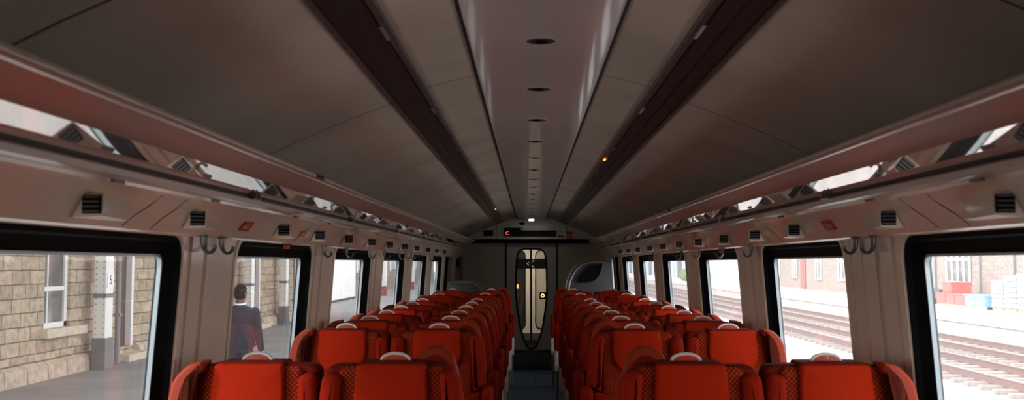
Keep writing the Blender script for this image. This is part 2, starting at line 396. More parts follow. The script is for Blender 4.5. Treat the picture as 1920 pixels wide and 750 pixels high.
# windows
nwin = 0
for s in (-1, 1):
    for i, w in enumerate(wins(s)):
        nwin += 1
        bm = bmesh.new()
        def rr(d, r): return rpoly([(w - WL + d, ZB + d, r), (w - d, ZB + d, r), (w - d, ZT - d * 1.0, r), (w - WL + d, ZT - d * 1.0, r)], 8)
        L = [(rr(-0.012, 0.10), -0.004), (rr(0.004, 0.085), -0.004), (rr(0.010, 0.08), 0.012), (rr(0.052, 0.045), 0.040), (rr(0.052, 0.045), 0.063), (rr(-0.012, 0.10), 0.063)]
        rings = [[bm.verts.new((s * (WX(z) + d), y, z)) for y, z in ps] for ps, d in L]
        for a, b in zip(rings, rings[1:] + rings[:1]):
            n = len(a)
            for k in range(n): bm.faces.new((a[k], a[(k + 1) % n], b[(k + 1) % n], b[k]))
        fr = obj('window_%d' % nwin, bm, M['black'], smooth=30); fr['kind'] = 'structure'
        # pale inner rim
        bm = bmesh.new()
        L = [(rr(-0.030, 0.11), 0.002), (rr(-0.028, 0.11), -0.008), (rr(-0.014, 0.10), -0.012), (rr(-0.010, 0.095), -0.001)]
        rings = [[bm.verts.new((s * (WX(z) + d), y, z)) for y, z in ps] for ps, d in L]
        for a, b in zip(rings, rings[1:] + rings[:1]):
            n = len(a)
            for k in range(n): bm.faces.new((a[k], a[(k + 1) % n], b[(k + 1) % n], b[k]))
        obj('window_rim', bm, M['liner'], fr, smooth=50)
        bm = bmesh.new(); ps = rr(0.0515, 0.045); ps2 = rr(0.060, 0.04)
        rings = [[bm.verts.new((s * (WX(z) + d), y, z)) for y, z in q] for q, d in ((ps, 0.038), (ps2, 0.038), (ps2, 0.053), (ps, 0.053))]
        for a, b in zip(rings, rings[1:] + rings[:1]):
            n = len(a)
            for k in range(n): bm.faces.new((a[k], a[(k + 1) % n], b[(k + 1) % n], b[k]))
        obj('glass_edge', bm, M['edge'], fr)
        bm = bmesh.new(); q = rr(0.058, 0.04)
        a = [bm.verts.new((s * (WX(z) + 0.054), y, z)) for y, z in q]; bm.faces.new(a)
        obj('window_pane', bm, M['glass'] if s > 0 else M['glassl'], fr)

# pillar covers between windows
for s in (-1, 1):
    for i, w in enumerate(WFAR):
        y0, y1 = w + 0.10, w + 0.58
        for (a, b, t) in ((y0, y0 + 0.15, 0.008), (y0 + 0.158, y1 - 0.158, 0.014), (y1 - 0.15, y1, 0.008)):
            bm = bmesh.new()
            vs = box(bm, 0, 1, a, b, 0.62, 1.60)
            for v in vs: v.co.x = s * (WX(v.co.z) - (t if v.co.x > 0.5 else -0.005))
            bmesh.ops.bevel(bm, geom=bm.edges[:], offset=0.006, segments=2, affect='EDGES')
            o = struct('trim_%d' % (10 + i), bm, M['liner'], smooth=40)

# floor
struct('floor', newbox(-1.34, 1.34, Y0, 14.4, -0.05, 0.0), M['carpet'])
struct('floor_vestibule', newbox(-1.34, 1.34, 14.4, 20.2, -0.05, 0.002), M['vinyl'])
# sill ledge heater duct
for s in (-1, 1):
    bm = bmesh.new(); prism(bm, [(s * 1.334, 0.0), (s * 1.28, 0.0), (s * 1.28, 0.16), (s * 1.334, 0.2)], Y0, 14.3)
    struct('baseboard_' + SIDE[s], bm, M['grey'])

# ceiling arc
half = [(0.0, 2.302), (0.12, 2.30), (0.24, 2.291), (0.36, 2.266), (0.47, 2.235), (0.54, 2.207), (0.605, 2.175), (0.75, 2.118), (0.9, 2.058), (1.02, 2.005), (1.13, 1.95), (1.22, 1.895), (1.268, 1.84)]
arc = [(-x, z) for x, z in half[:0:-1]] + half
def arc_z(x):
    x = abs(x)
    for (a, za), (b, zb) in zip(half, half[1:]):
        if a <= x <= b: return za + (zb - za) * (x - a) / (b - a)
    return half[-1][1]
bm = bmesh.new()
ys = [Y0 + (Y1 - Y0) * i / 20 for i in range(21)]
g = [[bm.verts.new((x, y, z)) for x, z in arc] for y in ys]
for a, b in zip(g, g[1:]):
    for k in range(len(arc) - 1): bm.faces.new((a[k], a[k + 1], b[k + 1], b[k]))
bm.normal_update()
for fc in bm.faces:
    if fc.normal.z > 0: fc.normal_flip()
o = obj('ceiling', bm, M['ceil'], smooth=60, recalc=False); o['kind'] = 'structure'
solidify(o, 0.015, -1)

# centre ceiling panel
pp = [(-0.250, 2.284), (-0.247, 2.268), (-0.235, 2.262), (-0.15, 2.245), (-0.08, 2.238), (0, 2.236), (0.08, 2.238), (0.15, 2.245), (0.235, 2.262), (0.247, 2.268), (0.250, 2.284), (0.2, 2.292), (-0.2, 2.292)]
bm = bmesh.new(); prism(bm, pp, Y0, Y1 - 0.02)
cp = obj('ceiling_panel', bm, M['panel'], smooth=25)
tag(cp, 'long pale centre panel running down the middle of the ceiling', 'ceiling panel')
bm = bmesh.new()
for s in (-1, 1): prism(bm, [(s * 0.248, 2.276), (s * 0.262, 2.276), (s * 0.262, 2.29), (s * 0.248, 2.29)], Y0, Y1 - 0.02)
obj('shadow_gap', bm, M['dark'], cp)
# air vents in it
vm = None
for i in range(15):
    y = 3.32 + 0.925 * i
    if vm is None:
        vm = thing('air_vent', '', 'vent', (0, y, 2.236))
        bm = bmesh.new(); cyl(bm, (0, 0), 0.048, -0.0015, 0.004, 'Z', 32); obj('vent_opening', bm, M['dark'], vm)
        bm = bmesh.new()
        pts = [(0.052 * math.cos(2 * PI * k / 32), 0.052 * math.sin(2 * PI * k / 32), 0.0) for k in range(33)]
        tube(bm, pts, 0.003, 6); obj('vent_rim', bm, M['panel'], vm, smooth=True)
        bm = bmesh.new(); cyl(bm, (0, 0), 0.018, -0.006, 0.0, 'Z', 20); obj('vent_core', bm, M['black'], vm)
        v = vm
    else: v = copy_tree(vm)
    v.location.y = y
    tag(v, 'round dark air vent in the ceiling centre panel, %s of the row' % (ORD[i] + (' from the camera' if i else ' to the camera')), 'vent', 'air vents along the ceiling centre panel')

# lighting tracks
def nrm_at(x0, x1, t0, t1, d0, d1, s):
    """quad on the ceiling between x0..x1 dropped d0..d1 below"""
    a = x0 + (x1 - x0) * t0; b = x0 + (x1 - x0) * t1
    return [(s * a, arc_z(a) - d0), (s * b, arc_z(b) - d0), (s * b, arc_z(b) - d1), (s * a, arc_z(a) - d1)]
for s in (-1, 1):
    t = thing('lighting_track', 'long dark unlit light track in the ceiling, on the %s' % SIDE[s], 'light track', (0, 0, 0), group='dark light tracks along the ceiling')
    X0, X1 = 0.468, 0.608
    for nm, a, b, d0, d1, m in (('track_bed', 0, 1, 0.001, 0.006, M['dark']), ('inner_rail', 0.0, 0.13, 0.006, 0.016, M['trackg']), ('slat', 0.2, 0.5, 0.006, 0.012, M['trackd']),
                                ('slat', 0.56, 0.86, 0.006, 0.012, M['trackd']), ('outer_rail', 0.92, 1.0, 0.006, 0.016, M['trackg'])):
        bm = bmesh.new(); prism(bm, nrm_at(X0, X1, a, b, d0, d1, s), Y0, Y1 - 0.02); obj(nm, bm, m, t)
    yl = 6.95 if s == 1 else 13.3
    bm = bmesh.new(); box(bm, s * 0.480 - 0.008, s * 0.480 + 0.008, yl - 0.05, yl + 0.05, arc_z(0.48) - 0.024, arc_z(0.48) - 0.014, 0.002)
    o = obj('indicator_lamp', bm, M['amber'], t); o['label'] = 'small amber indicator lamp'
    for q in range(9):
        y = 3.0 + q * 1.6
        bm = bmesh.new(); box(bm, s * 0.486 - 0.006, s * 0.486 + 0.006, y, y + 0.18, arc_z(0.486) - 0.020, arc_z(0.486) - 0.012); obj('rail_clip', bm, M['metal'], t)

# coves below the racks
for s in (-1, 1):
    P = [(1.268, 1.600), (1.228, 1.596), (1.216, 1.602), (1.212, 1.612), (1.150, 1.690), (1.140, 1.706), (1.132, 1.712), (1.128, 1.735), (1.27, 1.735)]
    bm = bmesh.new(); prism(bm, [(s * x, z) for x, z in P], Y0, Y1 - 0.6)
    o = struct('trim_%d' % (1 if s < 0 else 2), bm, M['cove'], smooth=25)
    # bright bottom lip
for s in (-1, 1):
    for k in range(7):
        y = 2.95 + 2.13 * k
        for y2 in (y, y + 0.22):
            bm = bmesh.new(); tube(bm, [(s * 1.216, y2 - 0.05, 1.607), (s * 1.19, y2 - 0.02, 1.640), (s * 1.165, y2 + 0.03, 1.671), (s * 1.141, y2 + 0.07, 1.706)], 0.0022, 6)
            struct('trim_joint', bm, M['trackd'])
# luggage racks
for s in (-1, 1):
    t = thing('luggage_rack', 'long overhead luggage rack with a glossy underside above the %s windows' % SIDE[s], 'luggage rack', (0, 0, 1.75), group='overhead luggage racks')
    yr = 16.3
    def pr(nm, P, m, sm=30, y1=yr):
        bm = bmesh.new(); prism(bm, [(s * x, z - 1.75) for x, z in P], Y0 + 0.05, y1); return obj(nm, bm, m, t, smooth=sm)
    pr('rear_rail', [(1.112, 1.722), (1.100, 1.728), (1.098, 1.744), (1.106, 1.750), (1.150, 1.750), (1.150, 1.722)], M['lip'])
    pr('rubber_strip', [(1.106, 1.750), (1.110, 1.759), (1.150, 1.759), (1.150, 1.750)], M['dark'])
    mid = [(1.112, 1.757), (1.083, 1.7669), (1.054, 1.7769), (1.026, 1.7867), (0.997, 1.7966)]
    pr('underside_panel', mid + [(x + 0.01, z + 0.02) for x, z in mid[::-1]], M['rack'], 60)
    fas = [(0.997, 1.7966), (0.989, 1.805), (0.975, 1.817), (0.955, 1.830), (0.940, 1.840), (0.930, 1.8465)]
    pr('fascia', fas + [(x + 0.012, z + 0.014) for x, z in fas[::-1]], M['fascia'], 60)
    pr('front_lip', [(0.934, 1.845), (0.922, 1.844), (0.912, 1.849), (0.908, 1.858), (0.911, 1.867), (0.921, 1.872), (0.940, 1.870), (0.955, 1.858)], M['lip'], 60)
    pr('shelf_top', [(0.950, 1.862), (0.950, 1.868), (1.24, 1.805), (1.24, 1.79)], M['grey'])
    for q in range(9):   # supporting brackets
        y = 3.85 + 2.13 * (q - 2)
        if y > yr: continue
        for dy in (0, 0.05):
            bm = bmesh.new(); box(bm, s * 1.10 - 0.018, s * 1.10 + 0.018, y + dy, y + dy + 0.02, 1.744 - 1.75, 1.775 - 1.75, 0.004)
            obj('bracket', bm, M['metal'], t)
    # little dark lip label
    y = {-1: 4.17, 1: 6.85}[s]
    bm = bmesh.new(); box(bm, s * 0.910 - 0.004, s * 0.910 + 0.004, y - 0.05, y + 0.09, 1.850 - 1.75, 1.866 - 1.75); o = obj('lip_label', bm, M['dark'], t); o['label'] = 'small black label on the lip'
    # seat number display wedge under the rail
    for q, y in enumerate((4.55, 6.7, 8.85)):
        bm = bmesh.new(); box(bm, s * 1.085 - 0.028, s * 1.085 + 0.028, y, y + 0.22, 1.716 - 1.75, 1.730 - 1.75, 0.003); obj('number_display', bm, M['white'], t)

# reading light housings, one per row
RL = [2.54, 3.36, 4.55, 5.34, 6.2, 7.12, 8.05, 9.0, 10.0, 11.1, 12.15, 13.2]
proto = {}
for s in (-1, 1):
    for i, y in enumerate(RL):
        lab = 'reading light housing above the %s windows, %s' % (SIDE[s], ORD[i] + (' from the camera' if i else ' to the camera'))
        if s not in proto:
            t = thing('reading_light', lab, 'reading light', (s * 1.163, y, 1.650), group='reading lights along the coves')
            bm = bmesh.new()
            # wedge: near end square, tapering to the cove further away
            n = [(-0.045, -0.029), (-0.006, -0.032), (0.032, -0.032), (0.0, 0.028), (-0.046, 0.028)]
            n = [(s * x, z) for x, z in n]; fr_ = [(s * (x + 0.05), z) for j, (x, z) in enumerate([(-0.045, -0.029), (-0.006, -0.032), (0.032, -0.032), (0.0, 0.028), (-0.046, 0.028)])]
            a = [bm.verts.new((x, 0, z)) for x, z in n]; b = [bm.verts.new((x, 0.30, z)) for x, z in fr_]
            for k in range(5): bm.faces.new((a[k], a[(k + 1) % 5], b[(k + 1) % 5], b[k]))
            bm.faces.new(a); bm.faces.new(b[::-1])
            obj('housing', bm, M['cove'], t)
            bm = bmesh.new(); vs = box(bm, min(s * -0.042, s * 0.006), max(s * -0.042, s * 0.006), -0.006, 0.004, -0.024, 0.023, 0.003); g_ = obj('grille', bm, M['black'], t)
            bm = bmesh.new()
            for q in range(4): box(bm, min(s * -0.039, s * 0.003), max(s * -0.039, s * 0.003), -0.008, -0.004, -0.020 + q * 0.012, -0.016 + q * 0.012)
            obj('slats', bm, M['steel'], g_)
            bm = bmesh.new(); box(bm, min(s * -0.065, s * -0.055), max(s * -0.065, s * -0.055), 0.02, 0.09, 0.058, 0.066); o = obj('indicator_slot', bm, M['grey'], t)
            proto[s] = t
        else:
            t = copy_tree(proto[s]); t.location.y = y; t['label'] = lab

# coat hooks
def make_hook(s):
    t = thing('coat_hook', '', 'coat hook', (s * 1.215, 0, 1.60), group='coat hooks above the %s windows' % SIDE[s])
    pts = [(0, 0, 0.0), (0.001, 0, -0.015), (0.0, 0, -0.03), (-0.002, 0, -0.042), (-0.008, 0, -0.054), (-0.019, 0, -0.062), (-0.031, 0, -0.060), (-0.040, 0, -0.050), (-0.043, 0, -0.040)]
    pts = [(s * x, y, z) for x, y, z in pts]
    bm = bmesh.new(); tube(bm, pts, [0.009, 0.009, 0.0085, 0.0075, 0.0065, 0.006, 0.006, 0.006, 0.0055], 10, flat=(Vector((0, 1, 0)), 2.2)); obj('hook', bm, M['steel'], t, smooth=60)
    bm = bmesh.new(); box(bm, -0.012, 0.012, -0.022, 0.022, -0.006, 0.004, 0.003); obj('mounting_plate', bm, M['steel'], t)
    bm = bmesh.new(); ball(bm, pts[-1], 0.007, 0.009, 0.007, 10); obj('ball_tip', bm, M['metal'], t, smooth=True)
    return t
HK = {-1: [3.64, 3.86, 5.8, 6.52, 7.43, 8.23, 9.2, 9.62, 10.1, 12.0], 1: [3.72, 3.92, 5.75, 6.6, 7.5, 8.4, 10.3, 12.2]}
for s in (-1, 1):
    h0 = make_hook(s)
    for i, y in enumerate(HK[s]):
        h = h0 if i == 0 else copy_tree(h0)
        h.location.y = y
        h['label'] = 'curved grey metal coat hook above the %s windows, %s' % (SIDE[s], ORD[i] + (' from the camera' if i else ' to the camera'))

# red stickers on the coves
def sticker(s, y, z, w, h, nm='safety_sticker', lab=''):
    x = 1.181 + (1.65 - z) * 0.795
    t = thing(nm, lab, 'sticker', (s * (x - 0.004), y, z), group='red stickers on the coves')
    rot = math.atan2(0.062, 0.078)
    bm = bmesh.new(); box(bm, -0.0015, 0.0015, -w / 2, w / 2, -h / 2, h / 2); p = obj('sticker_sheet', bm, M['redlabel'], t); p.rotation_euler = (0, -s * rot, 0)
    bm = bmesh.new()
    for q in range(3): box(bm, -0.0025 if s > 0 else 0.0015, -0.0015 if s > 0 else 0.0025, -w * 0.3 + q * w * 0.22, -w * 0.3 + q * w * 0.22 + w * 0.08, -h * 0.3, h * (0.05 + 0.1 * q))
    o = obj('pictogram', bm, M['white'], p); o['label'] = 'pale pictogram'
sticker(-1, 4.06, 1.65, 0.13, 0.045, lab='red safety sticker above the second left window, nearest one')
sticker(-1, 5.08, 1.65, 0.10, 0.03, lab='small red sticker on the left cove between two reading lights')
sticker(1, 4.13, 1.655, 0.13, 0.045, lab='red safety sticker on the right cove above the near coat hooks')
# small red alarm knob hanging under left cove
for s, y, lab in ((-1, 4.98, 'small red knob under the left cove above the second window'), (1, 6.75, 'small red knob under the right cove above a far window')):
    t = thing('alarm_knob', lab, 'knob', (s * 1.235, y, 1.594))
    bm = bmesh.new(); cyl(bm, (0, 0), 0.016, -0.022, 0.0, 'Z', 16); obj('knob_body', bm, M['redlabel'], t, smooth=30)
    bm = bmesh.new(); cyl(bm, (0, 0), 0.022, -0.004, 0.003, 'Z', 16); obj('knob_collar', bm, M['dark'], t, smooth=30)

# ---------------------------------------------------------------- seats
def sh(x, y, z): return (x, y + 0.20 * (z - 1.1), z)
def mirror(o, s): return [(s * x, z) for x, z in o]
def make_seat(kind, s):
    """faces -y; s = +1: aisle towards +x"""
    t = thing('train_seat', '', 'train seat', (0, 0, 0), group='red train seats')
    def part(nm, outline, yf, yb, r, m, puff=0.0, f=sh, rb=None, par=t, sm=60):
        bm = bmesh.new(); slab(bm, mirror(outline, s), yf, yb, r, f, puff, rb=rb); return obj(nm, bm, m, par, smooth=sm)
    win = kind == 'window'
    # back shell (window seat: rounded outer shoulder at -x, the wall side)
    if win: sho = [(-0.225, 0.42, 0.03), (0.225, 0.42, 0.03), (0.240, 0.9, 0.1), (0.236, 1.146, 0.04), (-0.13, 1.158, 0.10), (-0.240, 1.112, 0.14), (-0.256, 0.95, 0.1)]
    else: sho = [(-0.225, 0.42, 0.03), (0.225, 0.42, 0.03), (0.256, 0.93, 0.1), (0.232, 1.10, 0.08), (0.17, 1.150, 0.05), (-0.236, 1.146, 0.04), (-0.240, 0.9, 0.1)]
    part('back_shell', rpoly(sho), 0.015, 0.135, 0.022, M['shell'], rb=0.03)
    part('back_cushion', rpoly([(-0.185, 0.74, 0.02), (0.185, 0.74, 0.02), (0.185, 1.142, 0.03), (-0.185, 1.142, 0.03)]), -0.012, 0.03, 0.02, M['dots'], 0.004)
    part('lower_cushion', rpoly([(-0.222, 0.44, 0.03), (0.222, 0.44, 0.03), (0.232, 0.85, 0.02), (0.0, 0.795, 0.10), (-0.232, 0.85, 0.02)]), -0.035, 0.02, 0.022, M['red'], 0.006)
    # bolsters
    inner = [(0.205, 0.87, 0.015), (0.238, 0.89, 0.03), (0.246, 1.02, 0.06), (0.236, 1.125, 0.04), (0.172, 1.120, 0.03), (0.176, 1.0, 0.05)]
    outer_b = [(0.190, 0.845, 0.02), (0.236, 0.875, 0.04), (0.256, 0.96, 0.06), (0.238, 1.10, 0.06), (0.205, 1.135, 0.03), (0.165, 1.125, 0.03), (0.180, 1.0, 0.05)]
    if win:
        part('side_bolster', rpoly(inner), -0.052, 0.03, 0.026, M['red'])
        outer = [(-0.210, 0.80, 0.01), (-0.250, 0.86, 0.03), (-0.266, 1.00, 0.08), (-0.248, 1.11, 0.07), (-0.195, 1.160, 0.05), (-0.150, 1.164, 0.01), (-0.150, 1.132, 0.01), (-0.190, 1.112, 0.04), (-0.212, 1.04, 0.05), (-0.216, 0.92, 0.04)]
        part('shoulder_wing', rpoly(outer), -0.070, 0.05, 0.014, M['ear'])
        part('wing_lining', rpoly([(-0.178, 0.82, 0.01), (-0.222, 0.85, 0.01), (-0.222, 1.08, 0.03), (-0.178, 1.130, 0.02)]), -0.030, 0.03, 0.02, M['shell'])
    else:
        part('side_bolster', rpoly([(-x, z, r) for x, z, r in inner[::-1]]), -0.052, 0.03, 0.026, M['red'])
        part('side_bolster', rpoly(outer_b), -0.058, 0.06, 0.026, M['red'])
        # raised aisle-side wing behind the shell, running down the side
        ear = [(0.040, 1.10, 0.02), (0.082, 1.185, 0.07), (0.140, 1.212, 0.06), (0.200, 1.185, 0.07), (0.238, 1.06, 0.08), (0.256, 0.92, 0.08), (0.248, 0.76, 0.06), (0.215, 0.66, 0.02), (0.185, 0.80, 0.05), (0.10, 1.0, 0.05)]
        part('grab_wing', rpoly(ear), 0.100, 0.160, 0.018, M['ear'], rb=0.02)
        part('wing_face', rpoly([(0.072, 1.10, 0.02), (0.10, 1.160, 0.05), (0.145, 1.180, 0.04), (0.186, 1.150, 0.05), (0.22, 1.03, 0.05), (0.20, 0.90, 0.03), (0.12, 1.02, 0.04)]), 0.094, 0.11, 0.008, M['shell'])
        # aisle side panel closing the wing to the back
        part('side_panel', rpoly([(0.216, 0.62, 0.01), (0.236, 0.66, 0.01), (0.244, 0.90, 0.05), (0.236, 1.08, 0.04), (0.216, 1.10, 0.01)]), 0.0, 0.13, 0.012, M['red'])
    # headrest cover
    part('headrest_cover', rpoly([(-0.085, 0.948, 0.085), (0.085, 0.948, 0.085), (0.130, 1.02, 0.08), (0.118, 1.153, 0.012), (-0.118, 1.153, 0.012), (-0.130, 1.02, 0.08)]), -0.034, 0.005, 0.012, M['pillow'], 0.006)
    part('cover_flap', rpoly([(-0.116, 1.142, 0.004), (0.116, 1.142, 0.004), (0.112, 1.158, 0.012), (-0.112, 1.158, 0.012)]), 0.0, 0.138, 0.006, M['shell'])
    # handle: half ring
    bm = bmesh.new()
    pts = [(0.050 * math.cos(a), 0.085, 1.156 + 0.024 * math.sin(a)) for a in [PI * k / 14 for k in range(15)]]
    tube(bm, [sh(*p) for p in pts], 0.0062, 10, flat=(Vector((0, 1, 0)), 1.3)); hd = obj('grab_handle', bm, M['white'], t, smooth=60)
    part('number_disc', [(0.044 * math.cos(PI * k / 12), 1.156 + 0.019 * math.sin(PI * k / 12)) for k in range(13)], 0.078, 0.09, 0.002, M['redlabel'], par=hd)
    # seat cushion
    part('seat_cushion', rpoly([(-0.225, -0.50, 0.06), (0.225, -0.50, 0.06), (0.225, -0.02, 0.02), (-0.225, -0.02, 0.02)]), 0, 0.11, 0.035, M['red'], 0.01, f=lambda x, y, z: (x, z - 0.10, 0.47 - y))
    part('seat_base', rpoly([(-0.21, -0.46, 0.03), (0.21, -0.46, 0.03), (0.21, -0.04, 0.02), (-0.21, -0.04, 0.02)]), 0, 0.05, 0.01, M['grey'], f=lambda x, y, z: (x, z - 0.08, 0.36 - y))
    bm = bmesh.new(); box(bm, s * 0.14 - 0.03, s * 0.14 + 0.03, -0.42, -0.16, 0.0, 0.33, 0.01); obj('leg', bm, M['grey'], t)
    if not win:
        arm = rpoly([(-0.27, 0.59, 0.02), (0.03, 0.59, 0.02), (0.03, 0.870, 0.04), (-0.25, 0.885, 0.03), (-0.275, 0.86, 0.03)])
        fa = lambda x, y, z: (s * (0.242 + y), x, z)
        bm = bmesh.new(); slab(bm, arm, 0.0, 0.050, 0.014, fa, rb=0.014); ar = obj('armrest', bm, M['red'], t, smooth=60)
        bm = bmesh.new(); slab(bm, rpoly([(-0.265, 0.38, 0.02), (-0.02, 0.38, 0.02), (-0.02, 0.59, 0.005), (-0.265, 0.59, 0.005)]), 0.006, 0.046, 0.006, fa, rb=0.006); obj('armrest_support', bm, M['white'], ar, smooth=60)
        bm = bmesh.new(); box(bm, min(s * 0.245, s * 0.275), max(s * 0.245, s * 0.275), -0.20, -0.10, 0.0, 0.42, 0.005); obj('side_leg', bm, M['grey'], t)
    return t
SP = {}
def get_seat(kind, s, loc, rz, label):
    if (kind, s) not in SP: SP[(kind, s)] = t = make_seat(kind, s)
    else: t = copy_tree(SP[(kind, s)])
    t.location = loc; t.rotation_euler = (0, 0, rz); t['label'] = label
    return t
ROWS = [(3.53, 0), (5.29, 0), (6.08, 0), (6.82, 0), (7.58, 0), (8.35, 0), (9.15, 0), (10.87, 0), (12.73, 0)]
fi = 0
near_seats = {}
for i, (y, away) in enumerate(ROWS):
    if not away: fi += 1
    for s in (-1, 1):
        for kind, X in (('aisle', 0.515), ('window', 1.008)):
            if away: where = 'turned away, back to back with the %s row' % ('nearest' if fi == 1 else ORD[fi - 1])
            else: where = 'in the nearest row' if fi == 1 else 'in the last row' if i == len(ROWS) - 1 else 'in the %s row from the camera' % ORD[fi - 1]
            lab = 'red %s seat %s of the aisle %s' % (kind, SIDE[s], where)
            # aisle lies at -s*x from the seat
            ms = -s if not away else s
            t = get_seat(kind, ms, (s * X, y, 0), PI if away else 0, lab)
            near_seats[(i, s, kind)] = t
# the one legible seat number
for (s, kind), n in {(1, 'window'): '17'}.items():
    t = near_seats[(0, s, kind)]
    h = [c for c in t.children if c.name.startswith('grab_handle')][0]
    o = text_mesh('seat_number', n, 0.015, M['white'], h, sh(0, 0.0765, 1.1665), (R(90), 0, 0)); o['label'] = 'seat number ' + n

# ---------------------------------------------------------------- end of the saloon
ell = [(0.0, 1.762), (0.13, 1.759), (0.19, 1.742), (0.228, 1.705), (0.247, 1.65), (0.259, 1.56), (0.267, 1.42), (0.276, 1.10), (0.272, 0.92), (0.25, 0.715), (0.2, 0.394), (0.145, 0.2), (0.09, 0.075), (0.045, 0.03), (0.0, 0.018)]
ellipse = ell + [(-x, z) for x, z in ell[-2:0:-1]]
bm = bmesh.new()
box(bm, -1.34, -0.45, 17.6, 17.68, 0, 1.92); box(bm, 0.45, 1.34, 17.6, 17.68, 0, 1.92)
struct('wall_end', bm, M['endwall'])
bm = bmesh.new(); hp = [(-1.27, 1.92), (1.27, 1.92)] + [(x, z + 0.01) for x, z in arc[::-1]]
a = [bm.verts.new((x, 17.55, z)) for x, z in hp]; b = [bm.verts.new((x, 17.7, z)) for x, z in hp]
for k in range(len(hp)): bm.faces.new((a[k], a[(k + 1) % len(hp)], b[(k + 1) % len(hp)], b[k]))
bm.faces.new(a); bm.faces.new(b[::-1]); struct('trim_3', bm, M['bulk'])
# dark jambs
bm = bmesh.new(); box(bm, -0.455, -0.425, 17.585, 17.62, 0, 1.92); box(bm, 0.425, 0.455, 17.585, 17.62, 0, 1.92); struct('trim_4', bm, M['dark'])
# unseen wall behind the camera, made dark to cut bounced light
struct('wall_back', newbox(-1.34, 1.34, Y0 - 0.06, Y0, 0, 2.31), M['trackd'])
# sliding door
bm = bmesh.new()
fill_with_hole(bm, [(-0.435, 0.005), (0.435, 0.005), (0.435, 1.93), (-0.435, 1.93)], ellipse, lambda x, z: (x, 17.64, z))
d1 = obj('door_1', bm, M['doorgrey']); d1['kind'] = 'structure'; solidify(d1, 0.03, 0)
def band(nm, out_, in_, y0, y1, m, par):
    bm = bmesh.new(); L = [(out_, y0), (in_, y0), (in_, y1), (out_, y1)]
    rings = [[bm.verts.new((x, y, z)) for x, z in ps] for ps, y in L]
    for a, b in zip(rings, rings[1:] + rings[:1]):
        n = len(a)
        for k in range(n): bm.faces.new((a[k], a[(k + 1) % n], b[(k + 1) % n], b[k]))
    return obj(nm, bm, m, par)
band('window_seal', inset(ellipse, -0.006), inset(ellipse, 0.022), 17.61, 17.66, M['black'], d1)
bm = bmesh.new(); bm.faces.new([bm.verts.new((x, 17.64, z)) for x, z in inset(ellipse, 0.018)]); obj('door_pane', bm, M['doorglass'], d1)
bm = bmesh.new()
def _loop(ps):
    vs = [bm.verts.new((x, 17.630, z)) for x, z in ps]
    return [bm.edges.new((vs[i], vs[(i + 1) % len(vs)])) for i in range(len(vs))]
es_ = _loop([(-0.255, 1.41), (0.258, 1.41), (0.258, 1.58), (-0.255, 1.58)])
for (cx, n_, st) in ((-0.075, 2, 0.022), (-0.020, 4, 0.020)):
    for q in range(-(n_ - 1), n_):
        bx_ = cx + abs(q) * st; bz = 1.495 + q * st; h_ = 0.0075
        es_ += _loop([(bx_ - h_, bz - h_), (bx_ + h_, bz - h_), (bx_ + h_, bz + h_), (bx_ - h_, bz + h_)])
bmesh.ops.triangle_fill(bm, use_beauty=True, use_dissolve=False, edges=es_)
bs = obj('glass_stripe', bm, mat('stripe_dark', (0.022, 0.032, 0.034), 0.4), d1); solidify(bs, 0.003, 0)
bs['label'] = 'dark stripe with two dotted arrows pointing left'
bt = obj('door_button', newbox(0.14, 0.275, 17.60, 17.63, 0.885, 1.005, bev=0.01), M['black'], d1)
bm = bmesh.new(); pts = [(0.195 + 0.026 * math.cos(2 * PI * k / 24), 17.598, 0.945 + 0.026 * math.sin(2 * PI * k / 24)) for k in range(25)]
tube(bm, pts, 0.008, 8); o = obj('light_ring', bm, M['yellow'], bt); o['label'] = 'glowing yellow ring'
# bulkhead display
def HB(nm, lab, cat, x0, x1, z0, z1, m, d=0.03):
    t = thing(nm, lab, cat, ((x0 + x1) / 2, 17.55, z0)); w = (x1 - x0) / 2
    obj('casing', newbox(-w, w, -d, 0, 0, z1 - z0, bev=0.004), m, t); return t
t = HB('information_display', 'long black destination display above the end door', 'display', -0.475, 0.42, 1.972, 2.07, M['black'])
o = obj('screen', newbox(-0.43, 0.43, -0.033, -0.03, 0.012, 0.088), mat('screen_black', (0.004, 0.004, 0.004), 0.2), t)
x = text_mesh('lit_letter', 'C', 0.085, M['ledred'], o, (-0.39, -0.036, 0.048), (R(90), 0, 0)); x['label'] = 'glowing red letter C'
obj('top_box', newbox(-0.44, -0.13, -0.05, 0, 0.098, 0.145, bev=0.004), M['black'], t)
obj('top_sensor', newbox(-0.165, -0.145, -0.056, -0.049, 0.108, 0.130), M['bulk'], t)
t = HB('seat_number_sign', 'small black sign on the grey bulkhead left of the display', 'sign', -0.83, -0.665, 1.975, 2.075, M['black'], 0.015)
text_mesh('sign_text', '14', 0.05, M['grey'], t, (-0.035, -0.017, 0.05), (R(90), 0, 0))
t = thing('ceiling_camera', 'round black camera dome above the destination display', 'camera', (-0.165, 17.55, 2.19))
bm = bmesh.new(); ball(bm, (0, 0, 0), 0.058, 0.05, 0.024, 20); obj('dome', bm, M['black'], t, smooth=True)
bm = bmesh.new(); box(bm, -0.06, 0.06, -0.012, 0.0, 0.006, 0.022, 0.004); obj('mounting', bm, M['bulk'], t)
for x0, x1, z0, z1, m, lab in ((0.61, 0.71, 1.995, 2.055, M['redlabel'], 'upper red notice on the bulkhead right of the display'), (0.61, 0.71, 1.93, 1.975, M['redlabel'], 'lower red notice on the bulkhead right of the display'),
                               (0.49, 0.53, 2.02, 2.06, M['wood'], 'tiny yellowish sticker right of the display'), (0.46, 0.57, 1.955, 1.98, M['dark'], 'thin dark label right of the display')):
    t = tag(obj('wall_notice', newbox(x0, x1, 17.544, 17.55, z0, z1, bev=0.001), m), lab, 'notice')
bm = bmesh.new()
